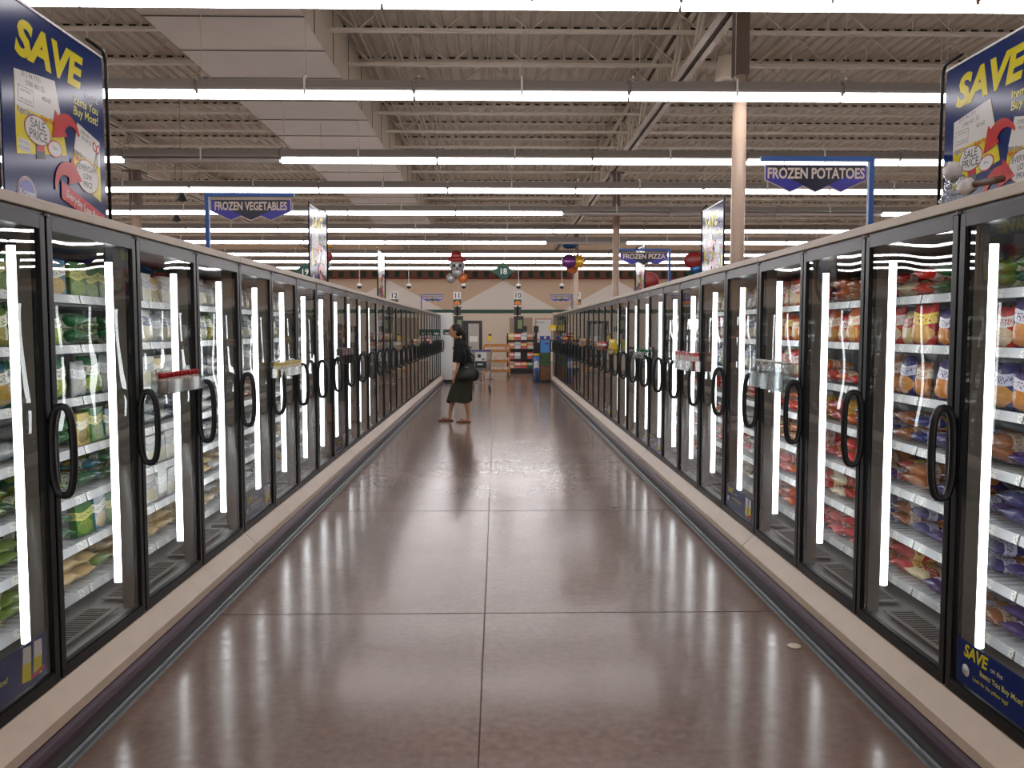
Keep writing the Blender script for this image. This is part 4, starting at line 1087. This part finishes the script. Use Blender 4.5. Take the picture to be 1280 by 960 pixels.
for i, z in enumerate((.20, .52, .86)):
    for j in range(8):
        if i == 2 and j < 4: continue
        o = bpy.data.objects.new('jar', jm); COL.objects.link(o); o.location = (r.location.x - hw + .06 + j * (2 * hw - .12) / 7, y + .06, z + .002)
        tag(o, 'small pale jar, %s from the left on the %s wooden tier up' % (ordn(j), ordn(i)), 'jar', 'jars on the wooden rack')
# ------------------------------------------------------------------ shopping cart with advert board
def cart(x, y):
    r = empty('shopping_cart', (x, y, 0), 'grey wire shopping cart with advert board standing behind the shopper', 'shopping cart')
    b = MB()
    # basket: near end (handle) narrow board side towards the camera
    w0, w1 = .22, .29; zb, zt = .50, 1.0; d = .85
    def ring(z, t, r_=.005):
        w = w0 + (w1 - w0) * t
        b.tube([(-w, .02, z), (w, .02, z), (w * .85, d, z), (-w * .85, d, z)], r_, M_chrome, n=5, closed=True)
    for q in range(7): ring(zb + (zt - zb) * q / 6, q / 6, .010 if q in (0, 6) else .005)
    for q in range(13):
        u = -1 + 2 * q / 12
        for yy, k in ((.02, 1), (d, .85)): b.tube([(u * w0 * k, yy, zb), (u * w1 * k, yy, zt)], .0045, M_chrome, n=4)
        b.tube([(u * w0, .02, zb), (u * w0 * .85, d, zb)], .003, M_chrome, n=4)
    for q in range(12):
        t = q / 11
        for sx in (-1, 1): b.tube([(sx * w0 * (1 - .15 * t), .02 + t * (d - .02), zb), (sx * w1 * (1 - .15 * t), .02 + t * (d - .02), zt)], .003, M_chrome, n=4)
    b.obj('basket', r)
    f = MB()
    for sx in (-1, 1):
        f.tube([(sx * .25, -.04, 1.03), (sx * .25, -.0, .95), (sx * .24, .0, .22), (sx * .24, .1, .18), (sx * .20, .80, .16)], .012, M_chrome, n=8)
        f.tube([(sx * .24, .02, .50), (sx * .20, .6, .20)], .008, M_chrome, n=6)
    f.tube([(-.24, .0, .22), (.24, .0, .22)], .010, M_chrome, n=6); f.tube([(-.20, .8, .16), (.20, .8, .16)], .010, M_chrome, n=6)
    for q in range(5): f.tube([(-.24 + q * .12, .0, .22), (-.2 + q * .1, .8, .16)], .004, M_chrome, n=4)
    f.obj('frame', r)
    MB().tube([(-.27, -.05, 1.04), (.27, -.05, 1.04)], .016, M_blue, n=10).obj('handle', r)
    MB().box((-.14, -.02, .78), (.14, -.008, 1.0), M_white).box((-.08, -.024, .86), (.0, -.02, .95), M_blk).box((.02, -.024, .80), (.10, -.02, .84), M_grey).obj('advert', r)
    MB().box((-.14, -.02, .60), (.14, -.008, .76), mat('cart_panel_green', rgb(24, 50, 34), .4)).box((-.09, -.023, .68), (.05, -.02, .71), M_white).obj('seat_flap', r)
    for (wx, wy) in ((-.24, 0), (.24, 0), (-.2, .8), (.2, .8)):
        MB().tube([(wx - .014, wy, .06), (wx + .014, wy, .06)], .06, M_black, n=16).tube([(wx, wy, .06), (wx, wy, .18)], .012, M_chrome, n=6).obj('wheel', r)
cart(at(601, 21), 21)
# yellow price flag on a thin pole
r = empty('price_flag', (at(612.5, 26.4), 26.4, 0), 'small yellow sign on a thin pole between cart and wooden rack', 'sign')
MB().tube([(0, 0, .0), (0, 0, 1.25)], .006, M_chrome, n=6).lathe([(.12, 0), (.12, .012)], M_black, n=16).obj('pole', r); MB().box((-.06, -.01, 1.22), (.06, .01, 1.45), M_yelp).box((-.05, -.012, 1.38), (.05, -.010, 1.44), M_blk).obj('card', r)
# green shelf flags sticking out of far doors on the left, yellow on the right
for (xx, yy, zz, c, lab) in ((-1.50, 20.6, 1.50, M_green, 'small green flag card sticking out from a far left freezer door'), (-1.42, 23.6, 1.50, M_green, 'small green flag card at the last left freezer door'), (1.56, 23.2, 1.62, M_yelp, 'small yellow flag card at the last right freezer door')):
    o = MB().box((-.10, 0, -.08), (.10, .006, .08), c).box((-.05, -.003, -.05), (.06, 0, -.01), M_cream).box((.09 if xx > 0 else -.14, 0, -.02), (.14 if xx > 0 else -.09, .02, .02), M_clear).obj('flag_card', loc=(xx, yy, zz)); tag(o, lab, 'card', 'flag cards on the freezer doors')

# ------------------------------------------------------------------ the shopper
PY = 14.04; K = PY / F
def P(px, py, dy=0.0): return Vector(((px - 621) * K, PY + dy, H - (py - 413) * K))
M_skin = mat('skin', rgb(196, 140, 108), .5); M_hair = mat('hair_black', rgb(24, 18, 16), .4, vary=.3, vscale=40); M_top = mat('top_black', rgb(14, 14, 16), .8, bump=.2, bscale=30)
M_skirt = mat('skirt_olive', rgb(52, 52, 38), .8, bump=.3, bscale=18); M_bag = mat('bag_black', rgb(26, 28, 28), .4, bump=.3, bscale=14); M_sandal = mat('sandal_brown', rgb(110, 64, 48), .5); M_lip = mat('lip', rgb(150, 80, 70), .5)
person = empty('person', P(570, 527) * 1.0, 'woman in black top and olive skirt walking across the aisle, head bowed forward', 'person')
person.location.z = 0
PL = person.location.copy()
def skin_obj(name, verts, edges, radii, mt, parent, voxel=None, sub=1, extra=None):
    me = bpy.data.meshes.new(name); me.from_pydata([tuple(v - PL) for v in verts], edges, []); me.update()
    o = bpy.data.objects.new(name, me); COL.objects.link(o)
    md = o.modifiers.new('skin', 'SKIN'); md.use_smooth_shade = True
    sv = me.skin_vertices[0].data if me.skin_vertices else None
    if sv is None:
        me.skin_vertices if False else None
    for i, r_ in enumerate(radii):
        sv[i].radius = (r_, r_) if not isinstance(r_, tuple) else r_
    sv[0].use_root = True
    if sub:
        m2 = o.modifiers.new('sub', 'SUBSURF'); m2.levels = sub; m2.render_levels = sub
    dg = bpy.context.evaluated_depsgraph_get()
    em = bpy.data.meshes.new_from_object(o.evaluated_get(dg))
    vs = [v.co.copy() for v in em.vertices]; fs = [tuple(p.vertices) for p in em.polygons]
    bpy.data.objects.remove(o); bpy.data.meshes.remove(me); bpy.data.meshes.remove(em)
    mb = MB().add(vs, fs, mt, True)
    if extra: 
        for e_ in extra: mb.add(e_[0], e_[1], mt, True)
    ob = mb.obj(name, parent)
    if voxel:
        rm = ob.modifiers.new('remesh', 'REMESH'); rm.mode = 'VOXEL'; rm.voxel_size = voxel; rm.use_smooth_shade = True
        sm = ob.modifiers.new('smooth', 'SMOOTH'); sm.factor = .5; sm.iterations = 2
    return ob
V = []; E = []; R = []
def chain(start, pts):
    prev = start
    for p, r_ in pts:
        V.append(p); R.append(r_); i = len(V) - 1
        if prev is not None: E.append((prev, i))
        prev = i
    return prev
chain(None, [(P(580, 462), .105)])                                     # pelvis root 0
spine = chain(0, [(P(580, 452), .10), (P(578.5, 442), .10), (P(576.5, 431), .095)])
neck = chain(spine, [(P(573.5, 424.5), .052), (P(571, 420), .048)])
# near (camera side) arm
na = chain(spine, [(P(575.5, 428.5, -.15), .048), (P(573, 443, -.19), .041), (P(573.5, 456, -.19), .034), (P(571.5, 463, -.19), .029), (P(569.2, 468.8, -.18), .021)])
fa = chain(spine, [(P(576, 428.5, .15), .048), (P(575, 443, .19), .041), (P(576, 456, .18), .034), (P(573, 463, .16), .029), (P(570, 468.8, .15), .021)])
for wr, dy0 in ((na, -.18), (fa, .15)):
    palm = chain(wr, [(P(568.6, 471.2, dy0), .026), (P(568.1, 473.0, dy0), .026)])
    for k in range(4):
        off = (-.030 + k * .019); ln = (1.6, 1.9, 1.8, 1.4)[k]
        chain(palm, [(P(567.9 + off * 22, 474.2, dy0 + off * .25), .0095), (P(567.4 + off * 30, 474.2 + ln, dy0 + off * .3), .0088), (P(567.6 + off * 30, 474.2 + ln * 2, dy0 + off * .3), .0075)])
    chain(wr, [(P(567.6, 471, dy0 - .01), .012), (P(566.6, 473.0, dy0 - .02), .010), (P(566.4, 474.6, dy0 - .02), .008)])
# legs: far leg forward
hipn = chain(0, [(P(580.5, 467, -.09), .095), (P(580.5, 485, -.10), .068), (P(581.5, 494, -.10), .054), (P(583.5, 503, -.10), .052), (P(585, 512, -.10), .038), (P(585.8, 520.5, -.10), .031)])
chain(hipn, [(P(585.8, 523.4, -.10), .035), (P(582, 524.8, -.10), .034), (P(577.5, 525.6, -.105), .032), (P(574, 525.9, -.11), .022)])
hipf = chain(0, [(P(578.5, 467, .09), .095), (P(572, 485, .10), .068), (P(567.5, 494, .10), .054), (P(565.3, 503, .10), .052), (P(562.8, 512, .10), .038), (P(561.4, 520.5, .10), .031)])
chain(hipf, [(P(562.2, 523.4, .10), .035), (P(558, 524.8, .10), .034), (P(553.5, 525.6, .095), .032), (P(550.2, 525.9, .09), .022)])
# head with a face profile
def head_mesh():
    c = P(569.0, 413.8) - PL; vs = []; fs = []; n = 28; m = 22
    tilt = Matrix.Rotation(-.12, 4, 'Y')
    for j in range(m + 1):
        t = PI * j / m
        for i in range(n):
            a = 2 * PI * i / n
            d = Vector((math.sin(t) * math.cos(a), math.sin(t) * math.sin(a), math.cos(t)))
            p = Vector((d.x * .098, d.y * .074, d.z * .118))
            fr = max(0, -d.x)           # face looks towards -X
            if d.z < 0: p.y *= 1 - .30 * (-d.z); p.x *= (1 - .18 * (-d.z)) if d.x > 0 else 1
            w = math.exp(-(d.y / .16) ** 2)
            p.x -= fr * w * .030 * math.exp(-((p.z + .018) / .018) ** 2)      # nose
            p.x -= fr * w * .012 * math.exp(-((p.z + .060) / .014) ** 2)      # lips
            p.x -= fr * w * .014 * math.exp(-((p.z + .096) / .018) ** 2)      # chin
            p.x += fr * math.exp(-((abs(d.y) - .36) / .16) ** 2) * .012 * math.exp(-((p.z - .012) / .018) ** 2)  # eye sockets
            vs.append(c + tilt @ p)
    for j in range(m):
        for i in range(n): fs.append((j * n + i, j * n + (i + 1) % n, (j + 1) * n + (i + 1) % n, (j + 1) * n + i))
    return vs, fs
ears = []
hc = P(569.0, 413.8) - PL
for sy in (-1, 1): ears.append(blob((hc.x + .012, hc.y + sy * .074, hc.z - .012), (.016, .010, .028), 60, None, 10, 8, 0))
body = skin_obj('body', V, E, R, M_skin, person, voxel=.0065, extra=[head_mesh()] + ears)
eyes = MB()
for sy in (-1, 1): eyes.add(*blob((hc.x - .078, hc.y + sy * .032, hc.z + .010), (.012, .012, .009), 61, None, 10, 8, 0), M_blk, True)
eyes.obj('eye', person)
MB().add(*blob((hc.x - .100, hc.y, hc.z - .060), (.008, .022, .006), 62, None, 10, 8, 0), M_lip, True).obj('lips', person)
# hair: cap pulled back plus ponytail
hb = MB()
hb.add(*blob((hc.x + .022, hc.y, hc.z + .032), (.098, .084, .100), 63, None, 22, 16, .02), M_hair, True)
hb.add(*blob((hc.x + .050, hc.y, hc.z - .010), (.072, .078, .085), 64, None, 20, 14, .02), M_hair, True)
pp = [P(575, 412), P(579.0, 416), P(580.6, 423), P(580.8, 430)]
hb.tube([p - PL for p in pp], [.045, .044, .032, .012], M_hair, n=12)
ho = hb.obj('hair', person)
rm = ho.modifiers.new('remesh', 'REMESH'); rm.mode = 'VOXEL'; rm.voxel_size = .008; rm.use_smooth_shade = True
# top: short-sleeved loose black shirt
sb_ = MB(); rings = []
for py, px, rx, ry in ((422.5, 573.4, .055, .062), (424.3, 574.0, .072, .10), (426.5, 575.0, .098, .165), (430, 576.2, .122, .195), (437, 577.4, .138, .19), (445, 579.0, .146, .182), (452, 580.4, .142, .175), (459, 581.2, .145, .18)):
    c = P(px, py) - PL
    rings.append([Vector((c.x + rx * math.cos(2 * PI * k / 26), c.y + ry * math.sin(2 * PI * k / 26), c.z - .02 * math.cos(2 * PI * k / 26) * (py > 440))) for k in range(26)])
sb_.loft(rings, M_top)
for dy in (-1, 1):
    pts = [P(575.8, 429, .12 * dy), P(575.0, 432, .165 * dy), P(573.8, 441, .195 * dy), P(572.4, 452.5, .205 * dy)]
    sb_.tube([p - PL for p in pts], [.06, .078, .092, .082], M_top, n=18)
so_ = sb_.obj('shirt', person)
rm = so_.modifiers.new('remesh', 'REMESH'); rm.mode = 'VOXEL'; rm.voxel_size = .011; rm.use_smooth_shade = True
sm = so_.modifiers.new('smooth', 'SMOOTH'); sm.factor = .5; sm.iterations = 3
# skirt: lofted with folds and a slanting hem
rings = []
NN = 36
prf = [(455, 580.8, .125, .15), (463, 580.5, .155, .17), (475, 579.0, .175, .19), (487, 576.0, .195, .19), (496, 574.3, .212, .19), (501.5, 573.6, .225, .195)]
for q, (py, px, rx, ry) in enumerate(prf):
    ring = []
    for k in range(NN):
        a = 2 * PI * k / NN; fold = 1 + .035 * q / 5 * math.sin(a * 7 + q * .3)
        c = P(px, py)
        hem = 0
        if q == 5: hem = .03 * math.sin(a * 2 + .6) - (.03 if math.cos(a) < -.6 else 0)
        ring.append(Vector((c.x + rx * math.cos(a) * fold, c.y + ry * math.sin(a) * fold, c.z + hem)) - PL)
    rings.append(ring)
sk_ = MB().loft(rings, M_skirt, cap=False).obj('skirt', person)
so = sk_.modifiers.new('solid', 'SOLIDIFY'); so.thickness = .006; sb = sk_.modifiers.new('sub', 'SUBSURF'); sb.levels = 1; sb.render_levels = 1
# sandals
for (px, dy, nm) in ((579.8, -.10, 'n'), (556.6, .10, 'f')):
    c = P(px, 527, dy) - PL; c.z = .0
    mb = MB(); poly = []
    for k in range(20):
        a = 2 * PI * k / 20; poly.append((math.cos(a) * .128, math.sin(a) * (.046 - .010 * math.cos(a))))
    mb.prism(poly, .002, .022, M_sandal, Matrix.Translation(c))
    mb.tube([c + Vector((-.075, 0, .022)), c + Vector((-.06, -.02, .062)), c + Vector((.0, -.042, .03))], .006, M_sandal, n=6); mb.tube([c + Vector((-.075, 0, .022)), c + Vector((-.06, .02, .062)), c + Vector((.0, .042, .03))], .006, M_sandal, n=6)
    mb.obj('sandal', person)
# shoulder bag: its own thing
bc = P(584.5, 464.5, -.24)
r = empty('shoulder_bag', (bc.x, bc.y, bc.z), 'slouchy black shoulder bag hanging at the walking woman\'s hip', 'bag')
rings = []
for t in range(9):
    u = t / 8; zz = .14 - .30 * u; w = .05 + .15 * math.sin(min(1, u * 1.15) * PI * .62) ; dpt = .02 + .065 * math.sin(u * PI * .8)
    if t == 8: w *= .55; dpt *= .4
    rings.append([Vector((math.cos(2 * PI * k / 22) * w + .02 * math.sin(u * 5) + .05 * (u - .4), math.sin(2 * PI * k / 22) * dpt, zz + .03 * math.cos(2 * PI * k / 22) * (1 - u))) for k in range(22)])
bo = MB().loft(rings, M_bag).obj('pouch', r); sb = bo.modifiers.new('sub', 'SUBSURF'); sb.levels = 1; sb.render_levels = 1
sh = P(575.0, 423.5, -.12) - bc
MB().tube([(-.05, .0, .13), (-.02, -.0, .26), tuple(sh + Vector((.04, -.05, -.06))), tuple(sh + Vector((.0, -.01, .015))), tuple(sh + Vector((.06, .02, -.06))), (.10, .10, .26), (.10, .03, .12)], .012, M_bag, n=8).obj('strap', r)
MB().box((-.03, -.075, .085), (.02, -.068, .095), M_chrome).obj('clasp', r)
# shadow-casting small litter: pale price tag on the floor strip by the right case
o = MB().lathe([(.03, 0), (.035, .002), (.03, .006)], M_walllow, n=14).obj('floor_cap', loc=(1.46, 3.95, .001)); tag(o, 'small flat cream disc lying beside the right floor rail', 'cap')
